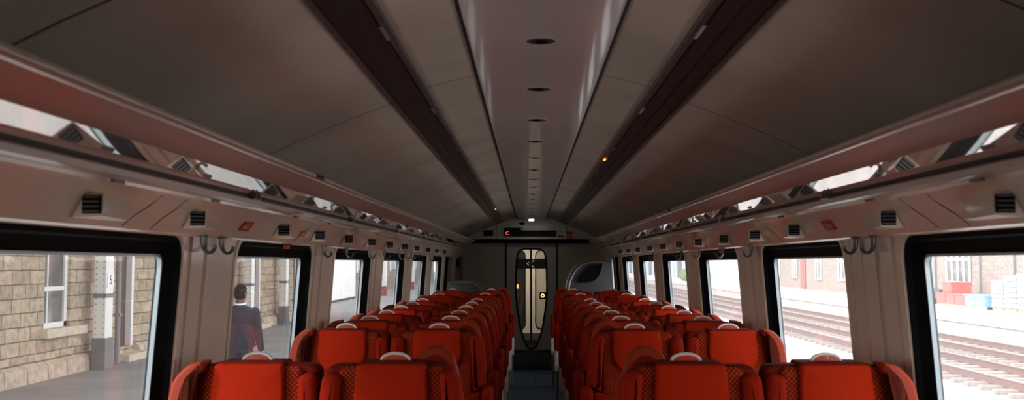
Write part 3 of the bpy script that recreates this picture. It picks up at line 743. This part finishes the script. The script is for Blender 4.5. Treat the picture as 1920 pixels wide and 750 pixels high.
for x in (-0.60, 0.60): box(bm, x - 0.003, x + 0.003, 17.546, 17.55, 1.925, arc_z(0.6) - 0.01)
box(bm, -0.36, -0.355, 17.546, 17.55, 2.10, 2.26); box(bm, -0.36, 0.05, 17.546, 17.55, 2.095, 2.10); box(bm, 0.05, 0.055, 17.546, 17.55, 2.095, 2.23); struct('trim_5', bm, M['dark'])
# end-of-coach lit strip on ceiling panel and dark seam across the ceiling
bm = bmesh.new(); box(bm, -0.045, 0.045, 17.05, 17.25, 2.226, 2.240, 0.003); tag(obj('ceiling_lamp', bm, mat('small_lamp', (0.9, 0.85, 0.8), 0.4, emit=(1, 0.93, 0.85), es=8.0)), 'small lit rectangular lamp at the far end of the ceiling panel', 'lamp')

# left corner cabinet
t = thing('corner_cabinet', 'pale narrow equipment cabinet in the far left corner', 'cabinet', (-1.265, 17.3, 0))
obj('cabinet_body', newbox(-0.065, 0.075, -0.3, 0.28, 0, 1.62, bev=0.008), M['lightgrey'], t)
o = obj('speaker_grille', newbox(-0.05, 0.055, -0.306, -0.3, 1.45, 1.555), M['black'], t)
o = obj('notice_frame', newbox(-0.05, 0.055, -0.306, -0.3, 1.24, 1.42), M['grey'], t)
o = obj('notice', newbox(-0.03, 0.035, -0.309, -0.306, 1.29, 1.41), M['redbrown'], o)
# wall edge strips beyond the last window
for s in (-1, 1):
    for y, w_, m in ((14.85, 0.10, M['black']), (15.05, 0.05, M['metal']), (15.6, 0.06, M['metal'])):
        bm = bmesh.new(); vs = box(bm, 0, 1, y, y + w_, 0.3, 1.6)
        for v in vs: v.co.x = s * (WX(v.co.z) - (0.035 if v.co.x > 0.5 else 0))
        struct('trim_%d' % (6 if s < 0 else 7), bm, m)

# draught screens with curved grab rails
def arcpts(px):
    return [((x - 992) / 138.7 - 0.04, (494 - y) / 138.7 + 1.5) for x, y in px]
def smoothpath(p, n=6):
    out = []
    P = [p[0]] + p + [p[-1]]
    for i in range(1, len(P) - 2):
        a, b, c, d = [Vector(q) for q in P[i - 1:i + 3]]
        for k in range(n):
            t = k / n
            out.append(tuple(0.5 * ((2 * b) + (c - a) * t + (2 * a - 5 * b + 4 * c - d) * t * t + (3 * b - a - 3 * c + d) * t ** 3)))
    out.append(tuple(p[-1])); return out
rr_ = smoothpath([(0.455, 0.45), (0.46, 0.80)] + arcpts([(1065.5, 543), (1070, 522), (1080, 505), (1094, 495), (1112, 491.5), (1142, 492)]))
t = thing('draught_screen', 'pale partition screen with curved rail and dark teardrop window at the far right', 'partition screen', (0, 13.7, 0))
def rel(p, y=0): return [(x, y, z) for x, z in p]
bm = bmesh.new(); tube(bm, rel(rr_, -0.03), 0.016, 12); obj('grab_rail', bm, M['metal'], t, smooth=True)
bm = bmesh.new(); tube(bm, rel([(x - 0.035, z + 0.02) for x, z in rr_[:-3]], 0.03), 0.010, 10); obj('outer_rail', bm, M['metal'], t, smooth=True)
tear = smoothpath(arcpts([(1078, 530), (1082, 518), (1096, 502), (1108, 496), (1127, 494.5), (1127, 505), (1121, 518), (1112, 526), (1100, 529), (1078, 530)]), 4)[:-1]
bm = bmesh.new()
outp = [(x + 0.012, z - 0.012) for x, z in rr_] + [(1.085, 1.49), (1.10, 0.0), (0.47, 0.0)]
fill_with_hole(bm, outp, tear, lambda x, z: (x, 0, z)); o = obj('panel', bm, M['lightgrey'], t); solidify(o, 0.02, 0)
bm = bmesh.new(); bm.faces.new([bm.verts.new((x, 0, z)) for x, z in tear]); o = obj('teardrop_pane', bm, M['black'], t); solidify(o, 0.008, 0)
bm = bmesh.new(); tube(bm, rel(tear + tear[:1], -0.012), 0.009, 8); obj('pane_seal', bm, M['dark'], t)
bm = bmesh.new(); tube(bm, [(1.10, 0, 0), (1.09, 0, 1.2), (1.07, 0, 1.56)], 0.018, 12); obj('upright_pole', bm, M['metal'], t, smooth=True)
rl_ = smoothpath(arcpts([(841, 530), (862, 530), (880, 530.5), (890, 533), (898, 538), (904, 545)]) + [(-0.60, 0.95), (-0.585, 0.45)])
t = thing('draught_screen', 'low dark partition screen with curved rail at the far left', 'partition screen', (0, 13.7, 0))
bm = bmesh.new(); tube(bm, rel(rl_, -0.03), 0.015, 12); obj('grab_rail', bm, M['metal'], t, smooth=True)
bm = bmesh.new(); tube(bm, rel([(x + 0.035, z + 0.02) for x, z in rl_[2:]], 0.03), 0.010, 10); obj('outer_rail', bm, M['metal'], t, smooth=True)
bm = bmesh.new(); fill_with_hole(bm, [(x - 0.012, z - 0.012) for x, z in rl_] + [(-0.60, 0.0), (-1.13, 0.0)], None, lambda x, z: (x, 0, z)); o = obj('panel', bm, mat('dark_teal_panel', (0.05, 0.055, 0.055), 0.5), t); solidify(o, 0.02, 0)

# vestibule behind the door
bm = bmesh.new(); box(bm, -0.95, -0.9, 17.7, 20.1, 0, 2.1); struct('wall_vestibule_left', bm, M['cream'])
bm = bmesh.new(); box(bm, 0.9, 0.95, 17.7, 20.1, 0, 2.1); struct('wall_vestibule_right', bm, M['cream'])
struct('ceiling_vestibule', newbox(-0.95, 0.95, 17.7, 20.1, 2.1, 2.14), M['cream'])
bm = bmesh.new(); box(bm, -0.95, -0.48, 20.0, 20.06, 0, 2.1); box(bm, 0.48, 0.95, 20.0, 20.06, 0, 2.1); box(bm, -0.48, 0.48, 20.0, 20.06, 1.95, 2.1); struct('wall_vestibule_end', bm, M['cream'])
d2 = obj('door_2', newbox(-0.48, 0.48, 20.0, 20.04, 0.0, 1.95, bev=0.003), M['cream']); d2['kind'] = 'structure'
for s in (-1, 1):
    x0, x1 = (0.085, 0.42) if s > 0 else (-0.42, -0.115)
    ps = rpoly([(x0, 0.22, 0.12), (x1, 0.22, 0.12), (x1, 1.76, 0.12), (x0, 1.76, 0.12)])
    bm = bmesh.new(); a = [bm.verts.new((x, 19.99, z)) for x, z in ps]; b = [bm.verts.new((x, 20.01, z)) for x, z in ps]
    for k in range(len(ps)): bm.faces.new((a[k], a[(k + 1) % len(ps)], b[(k + 1) % len(ps)], b[k]))
    bm.faces.new(a)
    obj('leaf_window', bm, mat('leaf_glass', (0.03, 0.032, 0.035) if s < 0 else (0.42, 0.38, 0.33), 0.15), d2)
    band('leaf_window_seal', inset(ps, -0.008), inset(ps, 0.012), 19.98, 20.0, M['black'], d2)
obj('centre_seal', newbox(-0.022, 0.018, 19.98, 20.0, 0, 1.95), M['black'], d2)
obj('kick_plate', newbox(-0.46, 0.46, 19.992, 20.0, 0.0, 0.14), M['metal'], d2)
obj('amber_reflection', newbox(-0.30, -0.25, 19.97, 19.99, 1.01, 1.09), M['amber'], d2)  # glowing block standing in for an orange reflection in the door glass
t = thing('vestibule_fill_light', 'added fill light brightening the vestibule behind the end door, itself out of view', 'ceiling light', (0, 18.9, 2.1))  # added light without a visible source, brightens the vestibule
obj('fill_frame', newbox(-0.22, 0.22, -0.3, 0.3, -0.02, 0.0, bev=0.005), M['white'], t)
obj('diffuser', newbox(-0.19, 0.19, -0.27, 0.27, -0.026, -0.02), mat('fill_glow', (1, 1, 1), 0.5, emit=(1, 0.9, 0.78), es=32.0), t)

# ---------------------------------------------------------------- outside left: stone station building
GL = -0.6
struct('ground_bounce_strip', newbox(-4.6, -1.75, -25, 260, GL - 0.3, GL), mat('pale_bounce', (0.62, 0.60, 0.58), 0.85, noise=(2, 0.08)))  # unseen pale strip added to brighten the rack reflections and ceiling
struct('ground_platform_left', newbox(-60, -4.6, -25, 260, GL - 0.3, GL), M['asphalt'])
struct('ground_trackbed', newbox(-1.75, 16.2, -25, 300, -1.45, -1.3), M['ballast'])
BX = -8.9
b = thing('station_building', 'sandstone block station building on the left platform', 'building', (BX, 8, GL))
def bw(x0, x1, y0, y1, z0, z1, bev=0): return newbox(x0 - BX, x1 - BX, y0 - 8, y1 - 8, z0 - GL, z1 - GL, bev=bev)
HT = 4.2
bm = bmesh.new()
segs = [(4, 18.45), (19.5, 21.7), (22.62, 28.2), (29.1, 32.4), (33.3, 38.0), (38.9, 42)]
for a_, c_ in segs: box(bm, -0.35, 0, a_ - 8, c_ - 8, 0, HT - GL)
box(bm, -0.35, 0, 18.45 - 8, 19.5 - 8, 0, 0.25 - GL); box(bm, -0.35, 0, 18.45 - 8, 19.5 - 8, 2.4 - GL, HT - GL)
for a_, c_ in ((21.7, 22.62), (28.2, 29.1), (32.4, 33.3), (38.0, 38.9)): box(bm, -0.35, 0, a_ - 8, c_ - 8, 1.72 - GL, HT - GL); box(bm, -0.35, 0.02, a_ - 8, c_ - 8, 0, 0.29)
box(bm, -6, -0.35, 33.6, 34.0, 0, HT - GL)
obj('stone_wall', bm, M['stone'], b)
bm = bmesh.new()
for a_, c_ in ((4, 21.6), (22.7, 28.2), (29.1, 32.4), (33.3, 38.0), (38.9, 42.1)):
    prism(bm, [(0, 0), (0.16, 0), (0.14, 0.26), (0, 0.36)], a_ - 8, c_ - 8)
obj('plinth', bm, M['plinth'], b)
obj('roof', bw(BX - 7, BX, 3.6, 42.5, HT, HT + 0.25), M['pipe'], b)
# sash window
w_ = obj('sash_window', bw(BX - 0.16, BX - 0.10, 18.45, 19.5, 0.25, 2.4), M['winglass'], b)
bm = bmesh.new()
def fb(y0, y1, z0, z1, d=-0.06): box(bm, -0.14, d, y0 - 8, y1 - 8, z0 - GL, z1 - GL)
fb(18.45, 18.53, 0.25, 2.4); fb(19.38, 19.5, 0.25, 2.4); fb(18.45, 19.5, 0.25, 0.40); fb(18.45, 19.5, 2.2, 2.4); fb(18.5, 19.4, 0.99, 1.07); fb(18.72, 18.76, 0.3, 2.3, -0.08)
obj('window_frame', bm, M['whitep'], w_)
obj('window_sill', bw(BX - 0.1, BX + 0.14, 18.35, 20.0, 0.13, 0.30, 0.02), M['sill'], b)
for i, a_ in enumerate((21.7, 28.2, 32.4, 38.0)):
    d_ = obj('door', bw(BX - 0.18, BX - 0.12, a_, a_ + 0.92, GL + 0.29, 1.72), M['brown'], b)
    bm = bmesh.new(); z0 = GL + 0.29
    box(bm, -0.14, -0.02, a_ - 8, a_ + 0.06 - 8, 0.29, 1.72 - GL); box(bm, -0.14, 0.01, a_ + 0.80 - 8, a_ + 0.92 - 8, 0.29, 1.72 - GL); box(bm, -0.14, -0.02, a_ - 8, a_ + 0.92 - 8, 1.66 - GL, 1.72 - GL)
    obj('door_frame', bm, M['whitep'], d_)
    bm = bmesh.new(); ball(bm, (-0.09, a_ + 0.14 - 8, 1.35), 0.03, 0.03, 0.03, 10); obj('door_knob', bm, M['metal'], d_, smooth=True)
    obj('door_step', bw(BX, BX + 0.35, a_ - 0.1, a_ + 1.1, GL, GL + 0.16, 0.02), M['sill'], b)
# canopy posts
for i, (y, n) in enumerate(((20.1, '5'), (30.7, None), (35.1, None))):
    t = thing('canopy_post', ['white riveted canopy post with the number 5 sign on the left platform', 'white riveted post behind the walking person', 'white riveted post further down the left platform, beside a dark bin'][i], 'post', (-8.58, y, GL), group='white posts along the stone building')
    o = obj('post_shaft', newbox(-0.12, 0.12, 0, 0.36, 0.60, 4.8, bev=0.01), M['whitep'], t)
    obj('post_base', newbox(-0.14, 0.14, -0.02, 0.38, 0, 0.62, bev=0.01), M['postgrey'], t)
    bm = bmesh.new()
    for q in range(28):
        for xx in (-0.075, 0.075): box(bm, xx - 0.012, xx + 0.012, -0.008, 0.0, 0.68 + q * 0.12, 0.705 + q * 0.12)
    obj('rivets', bm, M['pipe'], o)
    obj('post_collar', newbox(-0.13, 0.135, -0.01, 0.37, 1.42, 1.50), M['postgrey'], t)
    if n:
        sg = obj('number_plate', newbox(0.12, 0.135, 0.04, 0.34, 1.62, 1.90), mat('plate_white', (0.85, 0.85, 0.84), 0.4), t)
        text_mesh('plate_number', n, 0.26, M['dark'], sg, (0.137, 0.19, 1.76), (R(90), 0, R(90)))
t = thing('drain_pipe', 'grey rainwater pipe on the stone wall right of the number post', 'drainpipe', (-8.66, 21.2, GL))
bm = bmesh.new(); tube(bm, [(0, 0, 0.02), (0, 0, 4.7)], 0.055, 12); obj('pipe', bm, M['pipe'], t, smooth=True)
bm = bmesh.new()
for z in (1.0, 2.4, 3.8): box(bm, -0.09, 0.07, -0.07, 0.07, z, z + 0.05)
obj('pipe_bracket', bm, M['pipe'], t)
t = thing('litter_bin', 'dark bin standing by the stone wall beyond the walking person', 'bin', (-8.2, 36.3, GL))
bm = bmesh.new(); loft(bm, [(0, 0, 0, 0.27, 0.27), (0, 0, 0.75, 0.31, 0.31)]); obj('bin_body', bm, M['brown'], t, smooth=30)
bm = bmesh.new(); loft(bm, [(0, 0, 0.75, 0.33, 0.33), (0, 0, 0.84, 0.32, 0.32), (0, 0, 0.93, 0.15, 0.15)]); obj('bin_lid', bm, M['dark'], t, smooth=30)
t = thing('platform_canopy', 'flat unseen platform canopy over the white posts, sized to shade the left side', 'canopy', (-6.3, 8, 4.2))  # unseen roof, front edge set to hold back sky and sun
obj('canopy_roof', newbox(-2.55, 1.9, -6, 34, 0.05, 0.17), M['pipe'], t)
obj('canopy_valance', newbox(1.9, 1.94, -6, 34, -0.25, 0.2), M['whitep'], t)
# white hoarding further along
t = thing('site_hoarding', 'large white hoarding beyond the stone building on the left', 'hoarding', (-10.55, 44, GL))
obj('hoarding_panel', newbox(-0.1, 0, 0, 17.4, 0.12, 5.2), mat('hoarding_white', (0.9, 0.9, 0.9), 0.6), t)
obj('hoarding_base', newbox(-0.08, 0.02, 0, 17.4, 0, 0.12), M['dark'], t)
t = thing('far_shed', 'distant pale brick platform shed far down the left platform', 'building', (-11.5, 62, GL))
obj('shed_wall', newbox(-5, 0, 0.5, 60, 0, 4.5), M['brick'], t)
for q in range(7):
    o = obj('shed_window', newbox(0, 0.06, 5 + q * 8, 9 + q * 8, 1.6, 3.6), M['bluegrey'], t)
    obj('shed_window_frame', newbox(0.04, 0.12, 4.8 + q * 8, 5.2 + q * 8, 1.5, 3.7), M['whitep'], o)
obj('shed_band', newbox(0, 0.15, 0.5, 60, 3.9, 4.5), M['bluegrey'], t)
for i, (y, h) in enumerate(((66, 4.6), (82, 4.6), (104, 4.6))):
    t = thing('canopy_post', ['white post in front of the far left shed, nearest one', 'white post in front of the far left shed, middle one', 'white post in front of the far left shed, farthest one'][i], 'post', (-9.5, y, GL), group='white posts before the far shed')
    obj('post_shaft', newbox(-0.15, 0.15, 0, 0.4, 0.6, h, bev=0.01), M['whitep'], t); obj('post_base', newbox(-0.17, 0.17, -0.02, 0.42, 0, 0.62), M['redbrown'], t)

# ---------------------------------------------------------------- outside right: tracks and far platform
for i, xc in enumerate((11.2, 14.3)):
    t = thing('railway_track', ['railway track nearer to the train on the right', 'railway track along the far platform on the right'][i], 'railway track', (xc, 24, -1.3), group='railway tracks right of the train')
    for dx in (-0.72, 0.72):
        bm = bmesh.new(); P = [(-0.07, 0.10), (0.07, 0.10), (0.07, 0.12), (0.012, 0.14), (0.012, 0.22), (0.035, 0.23), (0.035, 0.262), (-0.035, 0.262), (-0.035, 0.23), (-0.012, 0.22), (-0.012, 0.14), (-0.07, 0.12)]
        prism(bm, [(x + dx, z) for x, z in P], -30, 240); r_ = obj('rail', bm, M['rail'], t)
        obj('rail_head', newbox(dx - 0.033, dx + 0.033, -30, 240, 0.262, 0.268), M['railtop'], r_)
    sl = None
    for k in range(60):
        if sl is None: bm = bmesh.new(); box(bm, -1.25, 1.25, -0.12, 0.12, 0.0, 0.10, 0.015); sl = s_ = obj('sleeper', bm, M['sleeper'], t)
        else: s_ = sl.copy(); C.objects.link(s_)
        s_.location = (0, -4 + k * 0.72, 0)
    bm = bmesh.new()
    for k in range(60, 300): box(bm, -1.25, 1.25, -4 + k * 0.72 - 0.12, -4 + k * 0.72 + 0.12, 0.0, 0.10)
    tag(obj('sleeper', bm, M['sleeper'], t), kind='stuff')
struct('ground_platform_right', newbox(16.35, 60, -10, 280, -1.4, GL), M['plat'])
bm = bmesh.new(); box(bm, 16.3, 16.36, -10, 280, -1.4, GL - 0.1); struct('trim_8', bm, M['platface'])
bm = bmesh.new(); box(bm, 16.2, 16.9, -10, 280, GL - 0.1, GL + 0.012); struct('trim_9', bm, M['whitep'])
RX = 22.6
t = thing('station_building', 'long pale brick station building across the tracks on the right', 'building', (RX, 30, GL))
obj('brick_wall', newbox(0, 6, 0, 72, 0, 6.5), M['brick'], t)
def rwin(y0, y1, z0, z1, nv, nh, m=M['winglass']):
    w_ = obj('window', newbox(-0.05, 0.02, y0 - 30, y1 - 30, z0 - GL, z1 - GL), m, t)
    bm = bmesh.new(); yy0, yy1, a, c = y0 - 30, y1 - 30, z0 - GL, z1 - GL
    for k in range(nv + 1):
        y = yy0 + (yy1 - yy0) * k / nv; box(bm, -0.12, -0.04, y - 0.05, y + 0.05, a, c)
    for k in range(nh + 1):
        z = a + (c - a) * k / nh; box(bm, -0.12, -0.04, yy0 - 0.06, yy1 + 0.06, z - 0.05, z + 0.05)
    obj('window_frame', bm, M['whitep'], w_)
rwin(52.4, 55.3, 0.5, 2.9, 4, 2); rwin(43.6, 46.6, 0.2, 1.9, 3, 1); rwin(36, 40, 0.3, 2.4, 4, 2)
for y in (61, 66.5, 73, 79, 86, 92): rwin(y, y + 1.5, 0.3, 3.0, 2, 2)
for y in (58, 70.5, 83.5, 97): obj('door', newbox(-0.08, 0.02, y - 30, y - 28.6, 0, 2.8), M['redbrown'], t)
for y in (51.2, 47.6, 56.8): obj('rain_pipe', newbox(-0.12, 0, y - 30, y - 29.88, 0, 6.4), M['pipe'], t)
obj('wall_plate', newbox(-0.04, 0, 12.2, 12.5, 1.6, 2.1), M['whitep'], t)
# bench-like railings
# pallets and crates
pal = None
def pallet(x, y, lab, z=GL):
    global pal
    if pal is None:
        pal = thing('wooden_pallet', lab, 'pallet', (x, y, z), group='pallets on the far platform')
        bm = bmesh.new()
        for q in range(5): box(bm, -0.5, 0.5, -0.53 + q * 0.235, -0.41 + q * 0.235, 0.11, 0.13)
        obj('deck_boards', bm, M['wood'], pal)
        bm = bmesh.new()
        for q in (-0.46, 0, 0.38): box(bm, q, q + 0.08, -0.53, 0.53, 0, 0.11)
        obj('bearers', bm, M['wood'], pal); return pal
    p = copy_tree(pal); p.location = (x, y, z); p['label'] = lab; return p
crp = {}
def crate(x, y, z, col, lab, w=0.52, h=0.5):
    if col not in crp:
        c = thing('storage_crate', lab, 'crate', (x, y, z), group='plastic crates on the far platform')
        bm = bmesh.new(); vs = box(bm, -0.5, 0.5, -w, w, 0, h, 0.03); obj('crate_body', bm, M[col], c)
        bm = bmesh.new(); box(bm, -0.53, 0.53, -w - 0.02, w + 0.02, h - 0.05, h + 0.02, 0.01); obj('crate_rim', bm, M[col], c); crp[col] = c; return c
    c = copy_tree(crp[col]); c.location = (x, y, z); c['label'] = lab; return c
cy = [51.4, 50.3, 49.2, 48.1, 47.0]
for i, y in enumerate(cy):
    pallet(21.1, y, 'wooden pallet under the %s crate of the row' % ['first red', 'second red', 'third red', 'left blue', 'right blue'][i])
    crate(21.1, y, GL + 0.13, 'cratered' if i < 3 else 'crateblue', ['red crate at the left end of the crate row', 'red crate second from the left in the crate row', 'red crate beside the blue ones', 'blue crate next to the red ones', 'blue crate beside the wrapped stack'][i])
crate(21.3, 51.1, GL + 0.65, 'cratered', 'small red crate on top of the row of red crates')
for i, y in enumerate((45.7, 44.5, 43.3, 42.1, 40.9)):
    p = pallet(21.3, y, 'wooden pallet under the %s white wrapped stack' % ORD[4 - i])
    t = thing('wrapped_goods', 'white plastic wrapped stack of goods on a pallet, %s of the stacks' % ['leftmost', 'second from left', 'middle', 'second from right', 'rightmost'][i], 'goods stack', (21.3, y, GL + 0.13), group='white wrapped stacks on the far platform')
    h = [1.2, 1.42, 1.5, 1.46, 1.5][i]
    for q in range(6):
        z = h * q / 6
        obj('layer', newbox(-0.5 + 0.01 * (q % 2), 0.5, -0.56, 0.56 - 0.015 * (q % 3), z + 0.012, z + h / 6, bev=0.03), M['wrap'], t)
    obj('cap_sheet', newbox(-0.51, 0.51, -0.57, 0.57, h, h + 0.02), M['whitep'], t)
for i, y in enumerate((52.9, 54.1, 55.3)):
    t = thing('platform_trolley', 'grey platform trolley left of the red crates, %s' % ['nearest to them', 'middle one', 'farthest from them'][i], 'trolley', (21.4, y, GL), group='grey trolleys on the far platform')
    obj('trolley_bed', newbox(-0.45, 0.45, -0.5, 0.5, 0.3, 0.75, bev=0.02), M['lightgrey'], t)
    for dx in (-0.36, 0.36):
        for dy in (-0.36, 0.36):
            bm = bmesh.new(); cyl(bm, (dy, 0.14), 0.14, dx - 0.03, dx + 0.03, 'X', 14); obj('wheel', bm, M['dark'], t)
# further right
t = thing('white_store', 'big plain white block building down the right platform', 'building', (20.5, 104, GL))
obj('store_wall', newbox(0, 5, 0, 10, 0, 7), mat('store_white', (0.92, 0.92, 0.92), 0.6), t); obj('store_roof', newbox(-0.2, 5.2, -0.2, 10.2, 7, 7.2), M['lightgrey'], t)
t = thing('goods_shed', 'long blue grey clad shed far away on the right', 'building', (22, 118, GL))
obj('shed_wall', newbox(0, 8, 0, 150, 0, 6.5), M['bluegrey'], t); obj('shed_roof', newbox(-0.4, 8.4, -0.4, 150.4, 6.5, 7), M['lightgrey'], t)
for q in range(12): obj('shed_door', newbox(-0.06, 0, 5 + q * 12, 9 + q * 12, 0, 3.5), [M['whitep'], M['redbrown'], M['lightgrey']][q % 3], t)
t = thing('garden_hedge', 'low green hedge on the far right platform', 'hedge', (19.5, 118, GL))
bm = bmesh.new()
for q in range(10): ball(bm, (random.uniform(-0.6, 0.6), q * 0.9, 0.7), 0.8, 0.8, random.uniform(0.7, 1.1), 10)
obj('foliage', bm, M['green'], t, smooth=True)

# ---------------------------------------------------------------- walking person
def cap(bm, p0, p1, r0, r1, n=6):
    p0, p1 = Vector(p0), Vector(p1); pts = [p0 + (p1 - p0) * k / n for k in range(n + 1)]
    tube(bm, pts, [r0 + (r1 - r0) * k / n for k in range(n + 1)], 14)
    ball(bm, p0, r0, r0, r0, 12); ball(bm, p1, r1, r1, r1, 12)
def remesh(o, v, sm=4):
    md = o.modifiers.new('remesh', 'REMESH'); md.mode = 'VOXEL'; md.voxel_size = v; md.use_smooth_shade = True
    s_ = o.modifiers.new('smooth', 'SMOOTH'); s_.factor = 0.5; s_.iterations = sm
pe = thing('person', 'person in a dark suit walking away along the platform with a bag', 'person', (-4.09, 14.2, GL), rz=R(4))
bm = bmesh.new()
# head turned slightly to the right, facing +y
hr = Matrix.Rotation(R(-28), 3, 'Z'); hc = Vector((0.0, 0.02, 1.685))
ball(bm, hc, 0.077, 0.097, 0.118, 24, hr); ball(bm, hc + hr @ Vector((0, 0.03, -0.055)), 0.058, 0.068, 0.062, 16, hr)
cap(bm, hc + hr @ Vector((0, 0.092, -0.002)), hc + hr @ Vector((0, 0.112, -0.032)), 0.010, 0.016)
ball(bm, hc + hr @ Vector((0, 0.090, -0.068)), 0.026, 0.012, 0.010, 10, hr)
for sx in (-1, 1):
    ball(bm, hc + hr @ Vector((sx * 0.080, -0.002, -0.010)), 0.012, 0.020, 0.034, 10, hr)
    ball(bm, hc + hr @ Vector((sx * 0.032, 0.086, 0.012)), 0.018, 0.012, 0.008, 8, hr)
cap(bm, (0, -0.005, 1.46), (0, 0.01, 1.62), 0.062, 0.056)
loft(bm, [(0, 0, 0.86, 0.16, 0.11), (0, 0, 1.0, 0.155, 0.11), (0, 0, 1.12, 0.15, 0.10), (0, 0, 1.3, 0.18, 0.115), (0, 0, 1.42, 0.19, 0.10), (0, 0, 1.49, 0.10, 0.07)])
# joints: left arm swings back, right arm holds the bag
LA = [(-0.205, -0.005, 1.42), (-0.262, -0.06, 1.14), (-0.285, 0.02, 0.90)]
RA = [(0.205, -0.005, 1.42), (0.262, -0.03, 1.13), (0.300, 0.03, 0.88)]
for A in (LA, RA): cap(bm, A[0], A[1], 0.05, 0.042); cap(bm, A[1], A[2], 0.042, 0.028)
LL = [(-0.09, 0, 0.90), (-0.10, 0.16, 0.50), (-0.10, 0.20, 0.09)]
RLg = [(0.09, 0, 0.90), (0.10, -0.02, 0.49), (0.10, -0.26, 0.15)]
for A in (LL, RLg): cap(bm, A[0], A[1], 0.085, 0.055); cap(bm, A[1], A[2], 0.055, 0.038)
def hand(bm, w, dirn, curl):
    w = Vector(w); d = Vector(dirn).normalized(); side = Vector((0, 1, 0)); inn = Vector((-1 if w.x > 0 else 1, 0, 0))
    for k in range(4):
        o_ = side * (k - 1.5) * 0.021; L = [0.072, 0.082, 0.077, 0.060][k]
        base = w + d * 0.085 + o_
        cap(bm, w + o_ * 0.5 + d * 0.01, base, 0.015, 0.0125, 3)
        m1 = base + (d * math.cos(curl * 0.5) + inn * math.sin(curl * 0.5)) * L * 0.5
        m2 = m1 + (d * math.cos(curl) + inn * math.sin(curl)) * L * 0.32
        m3 = m2 + (d * math.cos(curl * 1.5) + inn * math.sin(curl * 1.5)) * L * 0.25
        cap(bm, base, m1, 0.0095, 0.009, 3); cap(bm, m1, m2, 0.009, 0.0085, 3); cap(bm, m2, m3, 0.0085, 0.0075, 3)
    th = w + d * 0.025 + side * 0.03
    cap(bm, th, th + (side * 0.5 + d * 0.8 + inn * 0.3).normalized() * 0.045, 0.012, 0.010, 3)
    cap(bm, th + (side * 0.5 + d * 0.8 + inn * 0.3).normalized() * 0.045, th + (side * 0.5 + d * 0.8 + inn * 0.3).normalized() * 0.045 + (d * 0.9 + inn * 0.5).normalized() * 0.03, 0.010, 0.008, 3)
hand(bm, LA[2], (-0.03, 0.2, -1), 0.5); hand(bm, RA[2], (0.02, 0.05, -1), 1.5)
o = obj('body', bm, M['skin'], pe); remesh(o, 0.0075, 3)
# jacket
bm = bmesh.new()
loft(bm, [(0, 0.0, 0.93, 0.218, 0.150), (0, 0, 1.0, 0.212, 0.148), (0, 0, 1.12, 0.205, 0.135), (0, 0, 1.24, 0.220, 0.140), (0, 0, 1.36, 0.246, 0.138), (0, -0.005, 1.43, 0.250, 0.118), (0, -0.01, 1.475, 0.165, 0.095), (0, -0.01, 1.515, 0.085, 0.078)], 28)
for A in (LA, RA):
    wr = Vector(A[1]) + (Vector(A[2]) - Vector(A[1])) * 0.93
    cap(bm, A[0], A[1], 0.073, 0.060); cap(bm, A[1], wr, 0.060, 0.047)
o = obj('suit_jacket', bm, M['suit'], pe); remesh(o, 0.011, 3)
bm = bmesh.new()
loft(bm, [(0, 0, 0.86, 0.165, 0.125), (0, 0, 1.02, 0.17, 0.125)])
for A in (LL, RLg):
    e = Vector(A[1]) + (Vector(A[2]) - Vector(A[1])) * 0.97
    cap(bm, A[0], A[1], 0.102, 0.078); cap(bm, A[1], e, 0.078, 0.066)
o = obj('trousers', bm, M['trouser'], pe); remesh(o, 0.011, 3)
for A, tz in ((LL, 0.0), (RLg, 0.5)):
    bm = bmesh.new(); ax = Vector(A[2]); rt = Matrix.Rotation(-tz, 3, 'X')
    ball(bm, ax + rt @ Vector((0, 0.07, -0.045)), 0.045, 0.135, 0.042, 14, rt); ball(bm, ax + rt @ Vector((0, -0.02, -0.02)), 0.042, 0.055, 0.055, 12, rt)
    o = obj('shoe', bm, M['leather'], pe); remesh(o, 0.008, 2)
bm = bmesh.new(); g = bmesh.ops.create_uvsphere(bm, u_segments=24, v_segments=16, radius=1)
for v in list(g['verts']):
    p = Vector((v.co.x * 0.086, v.co.y * 0.107, v.co.z * 0.128))
    v.co = hc + hr @ p + Vector((0, 0, 0.002))
    loc = p
    v.tag = (loc.z < -0.092) or (loc.y > 0.045 and loc.z < 0.04) or (loc.y > 0.0 and loc.z < -0.03)
bmesh.ops.delete(bm, geom=[v for v in bm.verts if v.tag], context='VERTS'); obj('hair', bm, M['hair'], pe, smooth=180)
bm = bmesh.new(); pts = [(0.068 * math.cos(2 * PI * k / 24), 0.0 + 0.070 * math.sin(2 * PI * k / 24), 1.535 + 0.008 * math.sin(2 * PI * k / 24)) for k in range(25)]
tube(bm, pts, 0.014, 8); obj('shirt_collar', bm, M['shirt'], pe, smooth=True)
for A in (LA, RA):
    a, c_ = Vector(A[1]), Vector(A[2]); bm = bmesh.new(); tube(bm, [a + (c_ - a) * 0.93, a + (c_ - a) * 1.02], 0.041, 14); obj('shirt_cuff', bm, M['shirt'], pe, smooth=40)
t = thing('briefcase', 'dark bag held low in the walking person right hand', 'bag', (-4.09 + 0.30, 14.26, GL + 0.36), rz=R(4))
obj('bag_body', newbox(-0.06, 0.06, -0.2, 0.2, 0, 0.30, bev=0.02), M['leather'], t)
bm = bmesh.new(); tube(bm, [(0, -0.08, 0.29), (0, -0.075, 0.38), (0, -0.03, 0.43), (0, 0.03, 0.43), (0, 0.075, 0.38), (0, 0.08, 0.29)], 0.010, 8); obj('bag_handle', bm, M['leather'], t, smooth=True)
